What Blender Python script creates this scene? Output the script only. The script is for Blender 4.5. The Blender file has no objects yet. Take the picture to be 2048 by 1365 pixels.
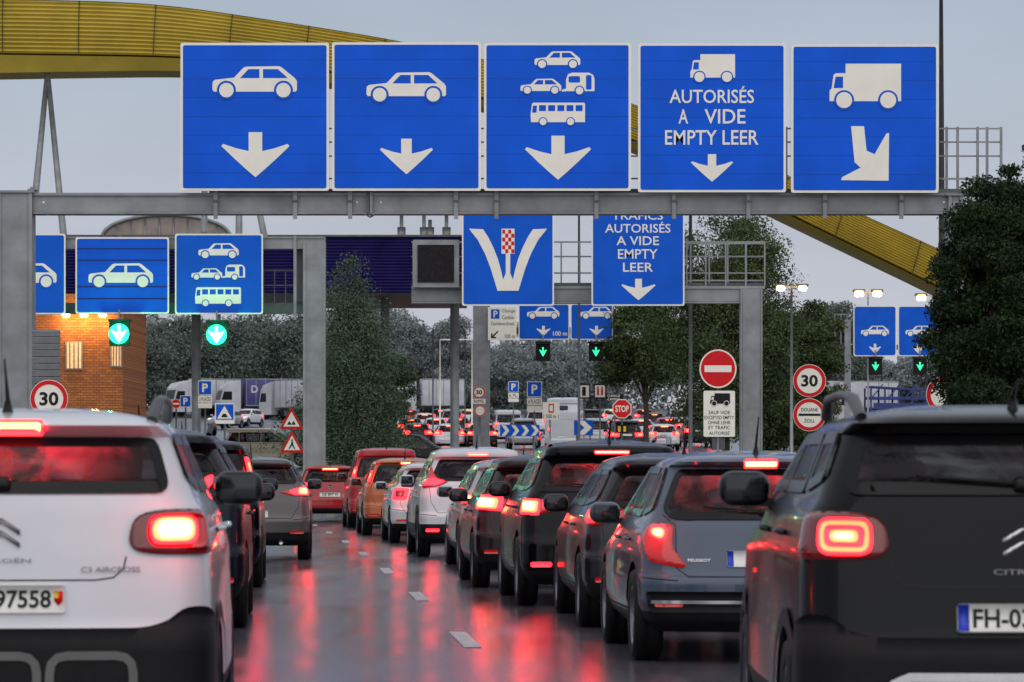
import bpy,bmesh,math,random
import numpy as np
from mathutils import Vector, Matrix
from mathutils.geometry import tessellate_polygon
random.seed(7); rng=np.random.default_rng(5)
F=7300.;CX=1024.;HY=940.;EYE=1.33
sc=bpy.context.scene; COL=sc.collection
def W(px,py,d): return Vector(((px-CX)*d/F,d,EYE+(HY-py)*d/F))
def X(px,d): return (px-CX)*d/F
def Z(py,d): return EYE+(HY-py)*d/F
def gz(Y):
    if Y<95: return 0.
    t=min(Y,480)-95
    return .0255*(t-15*(1-math.exp(-t/15)))
# ---------------------------------------------------------------- materials
MATS={}
def pm(name,col,rough=.5,metal=0.,var=.12,scale=6.,bump=0.,coat=0.,emis=None,es=0.,spec=.5,seam=0.,back=False,bscale=None):
    m=bpy.data.materials.new(name); m.use_nodes=True; nt=m.node_tree; N=nt.nodes; Lk=nt.links
    b=N['Principled BSDF']; b.inputs['Roughness'].default_value=rough; b.inputs['Metallic'].default_value=metal
    b.inputs['Coat Weight'].default_value=coat; b.inputs['Coat Roughness'].default_value=.04
    b.inputs['Specular IOR Level'].default_value=spec
    tc=N.new('ShaderNodeTexCoord'); nz=N.new('ShaderNodeTexNoise'); nz.inputs['Scale'].default_value=scale; nz.inputs['Detail'].default_value=5
    Lk.new(tc.outputs['Object'],nz.inputs['Vector'])
    mx=N.new('ShaderNodeMix'); mx.data_type='RGBA'
    mx.inputs[6].default_value=tuple(max(0,x*(1-var)) for x in col)+(1,); mx.inputs[7].default_value=tuple(min(1,x*(1+var)) for x in col)+(1,)
    rp=N.new('ShaderNodeMapRange'); rp.inputs[1].default_value=.3; rp.inputs[2].default_value=.7
    Lk.new(nz.outputs['Fac'],rp.inputs[0]); Lk.new(rp.outputs[0],mx.inputs[0])
    out=mx.outputs[2]
    if seam:
        sp=N.new('ShaderNodeSeparateXYZ'); Lk.new(tc.outputs['Object'],sp.inputs[0])
        a=N.new('ShaderNodeMath'); a.operation='MULTIPLY'; a.inputs[1].default_value=seam; Lk.new(sp.outputs[2],a.inputs[0])
        f=N.new('ShaderNodeMath'); f.operation='FRACT'; Lk.new(a.outputs[0],f.inputs[0])
        g=N.new('ShaderNodeMath'); g.operation='LESS_THAN'; g.inputs[1].default_value=.03; Lk.new(f.outputs[0],g.inputs[0])
        m2=N.new('ShaderNodeMix'); m2.data_type='RGBA'; Lk.new(g.outputs[0],m2.inputs[0]); Lk.new(out,m2.inputs[6])
        m2.inputs[7].default_value=tuple(x*.6 for x in col)+(1,); out=m2.outputs[2]
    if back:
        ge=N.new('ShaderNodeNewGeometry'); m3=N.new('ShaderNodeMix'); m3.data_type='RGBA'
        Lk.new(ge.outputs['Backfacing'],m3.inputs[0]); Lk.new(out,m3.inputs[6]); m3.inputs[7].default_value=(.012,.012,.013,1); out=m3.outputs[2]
    Lk.new(out,b.inputs['Base Color'])
    if bump:
        n2=N.new('ShaderNodeTexNoise'); n2.inputs['Scale'].default_value=bscale or scale*8; n2.inputs['Detail'].default_value=3
        Lk.new(tc.outputs['Object'],n2.inputs['Vector'])
        bp=N.new('ShaderNodeBump'); bp.inputs['Strength'].default_value=bump; bp.inputs['Distance'].default_value=.02
        Lk.new(n2.outputs['Fac'],bp.inputs['Height']); Lk.new(bp.outputs[0],b.inputs['Normal'])
    if emis: b.inputs['Emission Color'].default_value=(*emis,1); b.inputs['Emission Strength'].default_value=es
    MATS[name]=m; return m
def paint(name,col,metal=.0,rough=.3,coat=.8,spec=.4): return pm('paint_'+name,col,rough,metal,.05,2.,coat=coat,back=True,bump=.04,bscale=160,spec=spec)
M=MATS
pm('galv',(.26,.27,.28),.5,.3,.22,2.5,bump=.1)
pm('galv_dark',(.10,.105,.11),.5,.3,.2,3)
pm('white_sheet',(.93,.88,.78),.45,0,.04,3,spec=.2)
pm('blue_sheet',(.001,.105,.72),.42,0,.12,1.3,seam=3.3,spec=.15)
pm('blue_plain',(.002,.105,.64),.42,0,.10,1.3,spec=.15)
pm('sheet_back',(.35,.36,.37),.5,.5)
pm('red_sheet',(.70,.010,.015),.45,0,.06,spec=.2)
pm('black_sheet',(.012,.012,.014),.5,spec=.2)
pm('yellow_sheet',(.8,.5,.03),.5,spec=.2)
pm('plastic',(.008,.008,.009),.55,0,.2,12,bump=.05,spec=.2)
pm('trim',(.004,.004,.005),.25,spec=.25)
pm('mirror_glass',(.03,.033,.037),.08,.8)
pm('rubber',(.007,.007,.008),.6,0,.3,30,bump=.2,spec=.2)
pm('rim',(.25,.26,.28),.3,.85)
pm('chrome',(.55,.55,.57),.18,1.)
pm('silver',(.13,.125,.12),.45,.5)
pm('badge_grey',(.16,.16,.17),.3,.6)
pm('seatm',(.02,.02,.022),.85,spec=.2)
pm('lens',(.20,.002,.004),.12,0,.15,30,coat=.7,emis=(1,.004,.006),es=.22)
pm('lensdark',(.06,.002,.003),.12,0,.15,30,coat=.7,emis=(1,.01,.01),es=.05)
pm('glow_red',(.8,.02,.02),.3,emis=(1,.007,.013),es=11)
pm('glow_core',(.9,.3,.2),.3,emis=(1,.50,.16),es=5)
pm('glow_mid',(.9,.3,.2),.3,emis=(1,.10,.02),es=5)
pm('headlamp',(.7,.7,.72),.1,.2,coat=1,emis=(1,.93,.8),es=1.5)
pm('green_core',(.3,.9,.6),.3,emis=(.45,1,.8),es=2.)
pm('green_halo',(.02,.5,.2),.3,emis=(.02,1,.42),es=1.6)
pm('green_soft',(.02,.5,.2),.3,emis=(.02,1,.38),es=1.5)
pm('lamp_warm',(1,.7,.3),.3,emis=(1,.55,.16),es=22)
pm('window_warm',(.8,.5,.25),.3,emis=(1,.55,.2),es=.6,var=.3,scale=9)
pm('plate_white',(.74,.73,.68),.35,0,.05); pm('plate_blue',(.01,.04,.45),.35)
pm('yellow_metal',(.52,.385,.062),.5,.0,.15,.6,bump=.05,spec=.25)
pm('seam_dark',(.05,.04,.02),.6)
pm('canopy_blue',(.036,.028,.17),.5,.05,.25,.8,spec=.2)
pm('concrete',(.30,.29,.27),.8,0,.2,2,bump=.2)
pm('vault',(.30,.25,.22),.5,.1,.2,2)
pm('bark',(.06,.045,.035),.9,0,.3,8,bump=.5)
pm('trailer_white',(.50,.50,.53),.5,0,.12,1); pm('trailer_blue',(.02,.035,.20),.5,0,.3,1.5); pm('trailer_purple',(.05,.045,.20),.5,0,.2,1.5)
pm('markings',(.38,.38,.38),.4,0,.35,9,bump=.1)
pm('mesh_dark',(.012,.010,.011),.6,0,.5,14,spec=.2)
def brickmat():
    m=bpy.data.materials.new('orange_brick'); m.use_nodes=True; nt=m.node_tree; N=nt.nodes; Lk=nt.links; p=N['Principled BSDF']; p.inputs['Roughness'].default_value=.75
    tc=N.new('ShaderNodeTexCoord'); mp=N.new('ShaderNodeMapping'); mp.inputs['Rotation'].default_value=(math.radians(90),0,0); Lk.new(tc.outputs['Object'],mp.inputs[0])
    bk=N.new('ShaderNodeTexBrick'); bk.inputs['Scale'].default_value=4.5; bk.inputs['Color1'].default_value=(.50,.17,.04,1); bk.inputs['Color2'].default_value=(.34,.10,.03,1); bk.inputs['Mortar'].default_value=(.15,.06,.03,1); bk.inputs['Mortar Size'].default_value=.035; bk.inputs['Row Height'].default_value=.45; bk.inputs['Brick Width'].default_value=1.1
    Lk.new(mp.outputs[0],bk.inputs[0]); Lk.new(bk.outputs[0],p.inputs['Base Color']); bp=N.new('ShaderNodeBump'); bp.inputs['Distance'].default_value=.03; Lk.new(bk.outputs[1],bp.inputs['Height']); bp.invert=True; Lk.new(bp.outputs[0],p.inputs['Normal']); M['orange_cladding']=m
brickmat()
def leafmat(name,a,b,scale):
    m=bpy.data.materials.new(name); m.use_nodes=True; nt=m.node_tree; N=nt.nodes; Lk=nt.links; p=N['Principled BSDF']
    p.inputs['Roughness'].default_value=.6; p.inputs['Specular IOR Level'].default_value=.2
    tc=N.new('ShaderNodeTexCoord'); nz=N.new('ShaderNodeTexNoise'); nz.inputs['Scale'].default_value=scale; nz.inputs['Detail'].default_value=6; nz.inputs['Roughness'].default_value=.75
    Lk.new(tc.outputs['Object'],nz.inputs['Vector']); cr=N.new('ShaderNodeValToRGB'); Lk.new(nz.outputs['Fac'],cr.inputs[0])
    cr.color_ramp.elements[0].position=.34; cr.color_ramp.elements[0].color=(*a,1); cr.color_ramp.elements[1].position=.68; cr.color_ramp.elements[1].color=(*b,1)
    Lk.new(cr.outputs[0],p.inputs['Base Color']); M[name]=m
leafmat('leaf_near',(.008,.018,.007),(.032,.058,.018),1.4)
leafmat('leaf_mid',(.036,.060,.024),(.11,.145,.055),.9)
leafmat('leaf_dark',(.055,.088,.055),(.12,.165,.10),1.)
leafmat('leaf_haze_tint',(.10,.13,.115),(.16,.19,.16),.5)  # greyed, lighter green: distance haze painted into the leaf colour
leafmat('leaf_far_haze_tint',(.20,.23,.235),(.26,.29,.29),.4)  # palest leaves, air haze put into the base colour of the far rows
def glassmat():
    m=bpy.data.materials.new('car_glass'); m.use_nodes=True; nt=m.node_tree; N=nt.nodes; Lk=nt.links; N.remove(N['Principled BSDF']); o=N['Material Output']
    tr=N.new('ShaderNodeBsdfTransparent'); tr.inputs[0].default_value=(.34,.35,.36,1)
    gl=N.new('ShaderNodeBsdfGlossy'); gl.inputs['Roughness'].default_value=.06; gl.inputs[0].default_value=(.5,.5,.53,1)
    df=N.new('ShaderNodeBsdfDiffuse'); df.inputs[0].default_value=(.16,.16,.17,1); tl=N.new('ShaderNodeBsdfTranslucent'); tl.inputs[0].default_value=(.9,.9,.9,1)
    fm=N.new('ShaderNodeMixShader'); fm.inputs[0].default_value=.55; Lk.new(df.outputs[0],fm.inputs[1]); Lk.new(tl.outputs[0],fm.inputs[2])
    fr=N.new('ShaderNodeFresnel'); fr.inputs[0].default_value=1.4
    a=N.new('ShaderNodeMixShader'); Lk.new(fr.outputs[0],a.inputs[0]); Lk.new(tr.outputs[0],a.inputs[1]); Lk.new(gl.outputs[0],a.inputs[2])
    tc=N.new('ShaderNodeTexCoord'); nz=N.new('ShaderNodeTexNoise'); nz.inputs['Scale'].default_value=3.2; nz.inputs['Detail'].default_value=8; nz.inputs['Distortion'].default_value=1.2; Lk.new(tc.outputs['Object'],nz.inputs['Vector'])
    mr=N.new('ShaderNodeMapRange'); mr.inputs[1].default_value=.42; mr.inputs[2].default_value=.66; mr.inputs[3].default_value=.02; mr.inputs[4].default_value=.36; Lk.new(nz.outputs['Fac'],mr.inputs[0])
    b=N.new('ShaderNodeMixShader'); Lk.new(mr.outputs[0],b.inputs[0]); Lk.new(a.outputs[0],b.inputs[1]); Lk.new(fm.outputs[0],b.inputs[2])
    n2=N.new('ShaderNodeTexNoise'); n2.inputs['Scale'].default_value=70; Lk.new(tc.outputs['Object'],n2.inputs['Vector'])
    bp=N.new('ShaderNodeBump'); bp.inputs['Strength'].default_value=.25; bp.inputs['Distance'].default_value=.01; Lk.new(n2.outputs['Fac'],bp.inputs['Height']); Lk.new(bp.outputs[0],gl.inputs['Normal'])
    Lk.new(b.outputs[0],o.inputs[0]); M['glass']=m
glassmat()
# ---------------------------------------------------------------- mesh builder
def link(name,me,parent=None):
    o=bpy.data.objects.new(name,me); COL.objects.link(o)
    if parent: o.parent=parent
    return o
def tag(o,label,cat,group=None,kind=None):
    if label: o['label']=label
    if cat: o['category']=cat
    if group: o['group']=group
    if kind: o['kind']=kind
    return o
def empty(name,loc,label,cat,group=None,rz=0.):
    o=link(name,None); o.location=loc; o.rotation_euler=(0,0,rz); o.empty_display_size=.1
    return tag(o,label,cat,group)
TC={}
def text_geo(st,off=.012):
    if (st,off) in TC: return TC[(st,off)]
    cu=bpy.data.curves.new('t','FONT'); cu.body=st; cu.offset=off; cu.resolution_u=3
    ob=bpy.data.objects.new('t',cu); COL.objects.link(ob)
    dg=bpy.context.evaluated_depsgraph_get(); me=ob.evaluated_get(dg).to_mesh()
    v=[(a.co.x,a.co.y) for a in me.vertices]; f=[tuple(p.vertices) for p in me.polygons]
    ob.evaluated_get(dg).to_mesh_clear(); bpy.data.objects.remove(ob); bpy.data.curves.remove(cu)
    TC[(st,off)]=(v,f); return v,f
class MB:
    def __init__(s): s.v=[];s.f=[];s.m=[];s.sm=[];s.mats=[]
    def mi(s,m):
        if m not in s.mats: s.mats.append(m)
        return s.mats.index(m)
    def add(s,v,f,mat,smooth=False):
        n=len(s.v); s.v+= [tuple(a) for a in v]; k=s.mi(mat)
        for q in f: s.f.append(tuple(i+n for i in q)); s.m.append(k); s.sm.append(smooth)
        return s
    def box(s,c,sz,mat,rot=None):
        v=[Vector((x*sz[0]/2,y*sz[1]/2,z*sz[2]/2)) for x in(-1,1) for y in(-1,1) for z in(-1,1)]
        if rot is not None: v=[rot@a for a in v]
        v=[a+Vector(c) for a in v]
        return s.add(v,[(0,1,3,2),(4,6,7,5),(0,4,5,1),(2,3,7,6),(0,2,6,4),(1,5,7,3)],mat)
    def pbox(s,x0,y0,x1,y1,d,dep,mat):
        a=W(x0,y1,d); b=W(x1,y0,d); c=(a+b)/2; c.y=d+dep/2
        return s.box(c,(abs(b.x-a.x),dep,abs(b.z-a.z)),mat)
    def rbox(s,c,sz,r,mat,rot=None,seg=3):
        bm=bmesh.new(); bmesh.ops.create_cube(bm,size=1)
        for v in bm.verts: v.co=Vector((v.co.x*sz[0],v.co.y*sz[1],v.co.z*sz[2]))
        bmesh.ops.bevel(bm,geom=bm.edges[:],offset=min(r,min(sz)*.49),segments=seg,affect='EDGES',profile=.5)
        bm.verts.index_update(); v=[(rot@a.co if rot is not None else a.co)+Vector(c) for a in bm.verts]
        f=[tuple(a.index for a in q.verts) for q in bm.faces]; bm.free(); return s.add(v,f,mat,True)
    def tube(s,pts,r,mat,n=10,closed=False):
        pts=[Vector(p) for p in pts]; k=len(pts); rs=r if isinstance(r,(list,tuple)) else [r]*k; v=[];f=[]
        for i,p in enumerate(pts):
            if closed: t=pts[(i+1)%k]-pts[i-1]
            else: t=pts[min(i+1,k-1)]-pts[max(i-1,0)]
            t.normalize(); u=t.cross(Vector((0,0,1)))
            if u.length<.05: u=t.cross(Vector((0,1,0)))
            u.normalize(); w=t.cross(u)
            for j in range(n):
                a=2*math.pi*j/n; v.append(p+(u*math.cos(a)+w*math.sin(a))*rs[i])
        kk=k if closed else k-1
        for i in range(kk):
            for j in range(n): f.append((i*n+j,i*n+(j+1)%n,((i+1)%k)*n+(j+1)%n,((i+1)%k)*n+j))
        if not closed: f.append(tuple(range(n))); f.append(tuple(range((k-1)*n,k*n))[::-1])
        return s.add(v,f,mat,True)
    def flat(s,loops,y,mat):
        pl=[[Vector((a,b,0)) for a,b in lp] for lp in loops]; t=tessellate_polygon(pl); fl=[p for lp in loops for p in lp]
        v=[(a,y,b) for a,b in fl]; f=[]
        for q in t:
            A,B,C=[fl[i] for i in q]; cr=(B[0]-A[0])*(C[1]-A[1])-(B[1]-A[1])*(C[0]-A[0])
            f.append(tuple(q) if cr>0 else tuple(q)[::-1])
        return s.add(v,f,mat)
    def prism(s,lp,y0,y1,mat,smooth=False):
        n=len(lp); v=[(a,y0,b) for a,b in lp]+[(a,y1,b) for a,b in lp]
        return s.add(v,[tuple(range(n)),tuple(range(n,2*n))[::-1]]+[(i,(i+1)%n,(i+1)%n+n,i+n) for i in range(n)],mat,smooth)
    def lathe(s,prof,c,mat,n=32,smooth=True):  # axis = x ; prof (x,r)
        v=[];k=len(prof)
        for a,r in prof:
            for j in range(n):
                t=2*math.pi*j/n; v.append((c[0]+a,c[1]+r*math.cos(t),c[2]+r*math.sin(t)))
        f=[(i*n+j,i*n+(j+1)%n,(i+1)*n+(j+1)%n,(i+1)*n+j) for i in range(k-1) for j in range(n)]
        return s.add(v,f,mat,smooth)
    def build(s,name,parent=None,world=True,label=None,fix=False,sharp=None):
        me=bpy.data.meshes.new(name); v=s.v
        if parent and world:
            l=parent.location; v=[(a[0]-l.x,a[1]-l.y,a[2]-l.z) for a in v]
        me.from_pydata(v,[],s.f); 
        for m in s.mats: me.materials.append(M[m])
        me.polygons.foreach_set('material_index',s.m); me.polygons.foreach_set('use_smooth',s.sm)
        if fix:
            bm=bmesh.new(); bm.from_mesh(me); bmesh.ops.recalc_face_normals(bm,faces=bm.faces[:]); bm.to_mesh(me); bm.free()
        me.update()
        if sharp: me.set_sharp_from_angle(angle=math.radians(sharp))
        o=link(name,me,parent)
        if label: o['label']=label
        return o
def circ(x,y,r,n=28,rx=None): rx=rx or r; return [(x+rx*math.cos(2*math.pi*i/n),y+r*math.sin(2*math.pi*i/n)) for i in range(n)]
def rect(x0,y0,x1,y1): return [(x0,y0),(x1,y0),(x1,y1),(x0,y1)]
def rnd(p,r,n=4):
    o=[];k=len(p)
    for i in range(k):
        A=Vector(p[i-1]);B=Vector(p[i]);C=Vector(p[(i+1)%k]); a=A-B;c=C-B; ra=min(r,a.length*.48); rc=min(r,c.length*.48)
        P=B+a.normalized()*ra; Q=B+c.normalized()*rc
        for j in range(n+1):
            t=j/n; q=P*(1-t)**2+B*2*t*(1-t)+Q*t*t; o.append((q.x,q.y))
    return o
def plight(name,parent,loc,e,col,size=.05):
    li=bpy.data.lights.new(name,'POINT'); li.energy=e; li.color=col; li.shadow_soft_size=size; o=link(name,li,parent); o.location=loc; return o
# ---------------------------------------------------------------- signs
def car_pic(x0,y0,w,wm='white_sheet',bm_='blue_plain'):
    k=w/170.; T=lambda L:[(x0+(a-425)*k,y0+(b-133)*k) for a,b in L]
    body=[(425,170),(426,163),(431,160),(468,156),(487,136),(492,134),(558,133),(563,135),(590,157),(594,163),(594,181),(591,184),(428,184),(425,180)]
    w1=[(480,157),(497,139),(519,139),(519,157)]; w2=[(526,157),(526,139),(556,139),(576,157)]
    return [([T(body),T(w1),T(w2)],wm,2)]+[([circ(x0+(c-425)*k,y0+(181-133)*k,19*k)],bm_,3) for c in(453,567)]+[([circ(x0+(c-425)*k,y0+(181-133)*k,14.5*k)],wm,4) for c in(453,567)]
def truck_pic(x0,y0,w,wm='white_sheet',bm_='blue_plain'):
    k=w/144.; T=lambda L:[(x0+(a-1658)*k,y0+(b-128)*k) for a,b in L]
    body=[(1691,128),(1802,128),(1802,203),(1659,203),(1659,181),(1663,178),(1667,150),(1672,147),(1691,147)]
    w1=[(1671,154),(1686,154),(1686,177),(1667,177)]
    return [([T(body),T(w1)],wm,2)]+[([circ(x0+(c-1658)*k,y0+(201-128)*k,20*k)],bm_,3) for c in(1688,1776)]+[([circ(x0+(c-1658)*k,y0+(201-128)*k,16*k)],wm,4) for c in(1688,1776)]
def bus_pic(x0,y0,w,wm='white_sheet',bm_='blue_plain'):
    k=w/109.; T=lambda L:[(x0+(a-1061)*k,y0+(b-206)*k) for a,b in L]
    body=[(1064,208),(1067,206),(1168,206),(1170,208),(1170,245),(1062,245),(1061,230)]
    hs=[[(1066,212),(1074,212),(1073,226),(1064,226)]]+[rect(1078+i*18.3,211,1092+i*18.3,223) for i in range(5)]
    return [([T(body)]+[T(h) for h in hs],wm,2)]+[([circ(x0+(c-1061)*k,y0+38*k,9*k)],bm_,3) for c in(1086,1141)]+[([circ(x0+(c-1061)*k,y0+38*k,7*k)],wm,4) for c in(1086,1141)]
def caravan_pic(x0,y0,w,wm='white_sheet',bm_='blue_plain'):
    k=w/66.; T=lambda L:[(x0+(a-1124)*k,y0+(b-145)*k) for a,b in L]
    body=[(1132,160),(1136,149),(1144,146),(1178,146),(1186,150),(1189,158),(1189,183),(1134,183),(1124,184),(1124,180),(1132,178)]
    return [([T(body),T(rnd(rect(1137,153,1160,166),3)),T(rnd(rect(1172,151,1183,180),3))],wm,2),([circ(x0+35*k,y0+37*k,10*k)],bm_,3),([circ(x0+35*k,y0+37*k,7.5*k)],wm,4)]
def arrow(cx,y0,y1,hw,wm='white_sheet'):
    h=y1-y0; sw=hw*.2
    return [([[(cx-sw,y0),(cx+sw,y0),(cx+sw,y0+h*.42),(cx+hw*.55,y0+h*.36),(cx+hw*.95,y0+h*.26),(cx+hw,y0+h*.31),(cx+hw*.6,y0+h*.6),(cx+hw*.25,y0+h*.84),(cx,y1),(cx-hw*.25,y0+h*.84),(cx-hw*.6,y0+h*.6),(cx-hw,y0+h*.31),(cx-hw*.95,y0+h*.26),(cx-hw*.55,y0+h*.36),(cx-sw,y0+h*.42)]],wm,2)]
class Sign:
    def __init__(s,name,label,cat,cx,cy,d,group=None):
        s.cx,s.cy,s.d=cx,cy,d; s.r=empty(name,W(cx,cy,d),label,cat,group); s.k=d/F
    def T(s,L): return [((a-s.cx)*s.k,(s.cy-b)*s.k) for a,b in L]
    def part(s,name,shapes):
        mb=MB()
        for loops,m,l in shapes: mb.flat([s.T(q) for q in loops],-.006*l-.002,m)
        return mb.build(name,s.r,world=False)
    def text(s,st,x0,y0,x1,y1,m='white_sheet',l=2,off=.012,name='lettering'):
        s.texts([(st,x0,y0,x1,y1)],m,l,off,name)
    def texts(s,L,m='white_sheet',l=2,off=.012,name='lettering'):
        for st,x0,y0,x1,y1 in L:
            mb=MB(); v,f=text_geo(st,off); xs=[a[0] for a in v]; ys=[a[1] for a in v]; ax,bx,ay,by=min(xs),max(xs),min(ys),max(ys)
            vv=[]
            for a,b in v:
                px=x0+(a-ax)/(bx-ax+1e-9)*(x1-x0); py=y1-(b-ay)/(by-ay+1e-9)*(y1-y0); q=s.T([(px,py)])[0]; vv.append((q[0],-.006*l-.002,q[1]))
            mb.add(vv,f,m); mb.build(name,s.r,world=False)
    def slab(s,name,loop,mat,dep=.05,back='sheet_back'):
        mb=MB(); p=s.T(loop); mb.prism(p,dep,.0,back); mb.flat([p],-.002,mat); return mb.build(name,s.r,world=False)
    def post(s,d=None,r=.035,x=None,top=None,n=1,gap=0):
        for i in range(n):
            mb=MB(); xx=((x or s.cx)-s.cx)*s.k+(i-(n-1)/2)*gap; zt=(s.cy-(top or s.cy))*s.k
            mb.tube([(xx,.05+r+.005,gz(s.d)-s.r.location.z-.05),(xx,.05+r+.005,zt)],r,'galv'); mb.build('post',s.r,world=False)
def bluepanel(x0,y0,x1,y1,d,label,face='blue_sheet',b=5,group=None,name='lane_sign'):
    s=Sign(name,label,'road sign',(x0+x1)/2,(y0+y1)/2,d,group)
    s.slab('border_panel',rnd(rect(x0,y0,x1,y1),4,2),'white_sheet'); s.part('face_sheet',[([rnd(rect(x0+b,y0+b,x1-b,y1-b),4,2)],face,1)])
    return s
# ================================================================= GROUND
ys=[-80,0,40,80,90,95]+list(range(100,482,6))+[600,900,1600,3000]
def sheet(name,x0,x1,y0,y1,dz,mat):
    yy=[y for y in ys if y0<y<y1]; yy=[y0]+yy+[y1]; v=[];f=[]
    for y in yy: v+=[(x0,y,gz(y)+dz),(x1,y,gz(y)+dz)]
    for i in range(len(yy)-1): f.append((2*i,2*i+1,2*i+3,2*i+2))
    mb=MB(); mb.add(v,f,mat); o=mb.build(name); o['kind']='structure'; return o
pm('grass',(.05,.075,.03),.9,0,.35,.6,bump=.6)
def roadmat():
    m=bpy.data.materials.new('wet_asphalt'); m.use_nodes=True; nt=m.node_tree; N=nt.nodes; Lk=nt.links; p=N['Principled BSDF']
    tc=N.new('ShaderNodeTexCoord'); mp=N.new('ShaderNodeMapping'); mp.inputs['Scale'].default_value=(1,.12,1); Lk.new(tc.outputs['Object'],mp.inputs[0])
    n1=N.new('ShaderNodeTexNoise'); n1.inputs['Scale'].default_value=1.3; n1.inputs['Detail'].default_value=8; n1.inputs['Roughness'].default_value=.62; Lk.new(mp.outputs[0],n1.inputs[0])
    r1=N.new('ShaderNodeMapRange'); r1.inputs[1].default_value=.36; r1.inputs[2].default_value=.64; r1.inputs[3].default_value=.12; r1.inputs[4].default_value=.24; Lk.new(n1.outputs['Fac'],r1.inputs[0]); Lk.new(r1.outputs[0],p.inputs['Roughness'])
    n2=N.new('ShaderNodeTexNoise'); n2.inputs['Scale'].default_value=55; n2.inputs['Detail'].default_value=4; Lk.new(tc.outputs['Object'],n2.inputs[0])
    cr=N.new('ShaderNodeMapRange'); cr.inputs[1].default_value=.3; cr.inputs[2].default_value=.7; cr.inputs[3].default_value=.045; cr.inputs[4].default_value=.095; Lk.new(n1.outputs['Fac'],cr.inputs[0])
    cc=N.new('ShaderNodeCombineColor'); Lk.new(cr.outputs[0],cc.inputs[0]); Lk.new(cr.outputs[0],cc.inputs[1])
    b2=N.new('ShaderNodeMath'); b2.operation='MULTIPLY'; b2.inputs[1].default_value=1.2; Lk.new(cr.outputs[0],b2.inputs[0]); Lk.new(b2.outputs[0],cc.inputs[2]); Lk.new(cc.outputs[0],p.inputs['Base Color'])
    bp=N.new('ShaderNodeBump'); bp.inputs['Distance'].default_value=.003; bp.inputs['Strength'].default_value=.55; Lk.new(n2.outputs['Fac'],bp.inputs['Height']); Lk.new(bp.outputs[0],p.inputs['Normal'])
    p.inputs['Specular IOR Level'].default_value=.5; M['asphalt']=m
roadmat()
sheet('ground',-1800,1800,-80,3000,0,'grass')
sheet('road',-45,40,-80,470,.004,'asphalt')
mb=MB()
for d in (18.9,28.5,38.2,47.8,57.5,67.2,77,87):
    x=np.interp(d,[18.9,28.5,38.2,47.8,57.5,67.2,77,87],[.08,-.41,-1.02,-1.68,-2.38,-3.1,-3.9,-4.75])
    mb.add([(x+.055,d-1.3,.008),(x+.19,d-1.3,.008),(x+.03,d+1.3,.008),(x-.105,d+1.3,.008)],[(0,1,2,3)],'markings')
o=mb.build('lane_markings'); o['kind']='structure'
def island(x0,x1,y0,y1):
    m2=MB(); n=24; yy=np.linspace(y0,y1,n); w=.15
    for a,b in((x0,x0+w),(x1-w,x1)):
        for i in range(n-1):
            z0,z1=gz(yy[i]),gz(yy[i+1]); v=[(a,yy[i],z0),(b,yy[i],z0),(b,yy[i],z0+.14),(a,yy[i],z0+.14),(a,yy[i+1],z1),(b,yy[i+1],z1),(b,yy[i+1],z1+.14),(a,yy[i+1],z1+.14)]
            m2.add(v,[(0,1,2,3),(3,2,6,7),(0,3,7,4),(1,5,6,2)],'concrete')
    m2.box(((x0+x1)/2,y0-.075,gz(y0)+.07),(x1-x0,.15,.14),'concrete')
    v=[];f=[]
    for y in yy: v+=[(x0+w,y,gz(y)+.12),(x1-w,y,gz(y)+.12)]
    for i in range(n-1): f.append((2*i,2*i+1,2*i+3,2*i+2))
    m2.add(v,f,'grass'); o=m2.build('traffic_island'); o['kind']='structure'
island(2.2,11,92,170); island(-8.6,-4.9,100,200); island(-32,-12,98,180)
# ================================================================= MAIN GANTRY
d=59.
root=empty('sign_gantry',(X(30,d),d+.3,0),'nearest grey steel gantry spanning the road, carrying the five large blue lane signs','gantry')
b=MB(); b.pbox(66,392,1915,424,d+.08,.34,'galv'); b.pbox(66,386,1915,391.5,d+.03,.44,'galv'); b.pbox(66,424.5,1915,428,d+.03,.44,'galv'); b.build('beam',root)
for x0,x1,y0 in((-5,64,386),(1897,1927,392)):
    b=MB(); b.pbox(x0+8,y0,x1-8,HY+EYE*F/d+4,d,.4,'galv'); b.pbox(x0,y0,x0+7.5,HY+EYE*F/d+4,d-.03,.46,'galv'); b.pbox(x1-7.5,y0,x1,HY+EYE*F/d+4,d-.03,.46,'galv'); b.pbox(x0-4,y0-5,x1+4,y0-.5,d-.06,.52,'galv'); b.build('pillar',root)
b=MB(); b.pbox(55,378,72,380.5,d-.02,.3,'galv'); b.pbox(60,374,67,377.5,d,.2,'galv'); b.build('pillar_cap',root)
for x in(431,590,700,912,993,1193,1348,1497,1650,1803):
    b=MB(); b.pbox(x-4,383,x+4,438,d-.02,.05,'galv'); b.pbox(x-6,400,x+6,404,d-.05,.03,'galv_dark'); b.build('bracket',root)
b=MB(); b.pbox(733,385,738,431,d-.02,.05,'galv_dark'); b.pbox(740,385,745,431,d-.02,.05,'galv'); b.prism([(X(728,d),Z(428,d)),(X(750,d),Z(428,d)),(X(739,d),Z(434,d))],d-.02,d+.3,'galv'); b.build('beam_joint',root)
for sx in(87,714,762,1888):
    b=MB(); b.pbox(sx-2,403,sx+2,407,d+.06,.02,'white_sheet'); b.build('bolt',root)
b=MB()
for y in(256,283,311,356): b.pbox(420,y,2005,y+3,d+1.1,.03,'galv')
for x in list(range(420,1900,96))+[1893,1915,1955,2002]: b.pbox(x-2,254,x+3,388,d+1.05,.04,'galv')
b.pbox(1972,254,1977,388,d+.6,.04,'galv'); b.pbox(1885,356,2003,360,d+.3,.03,'galv'); b.pbox(1885,256,2003,259,d+.3,.03,'galv')
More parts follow.
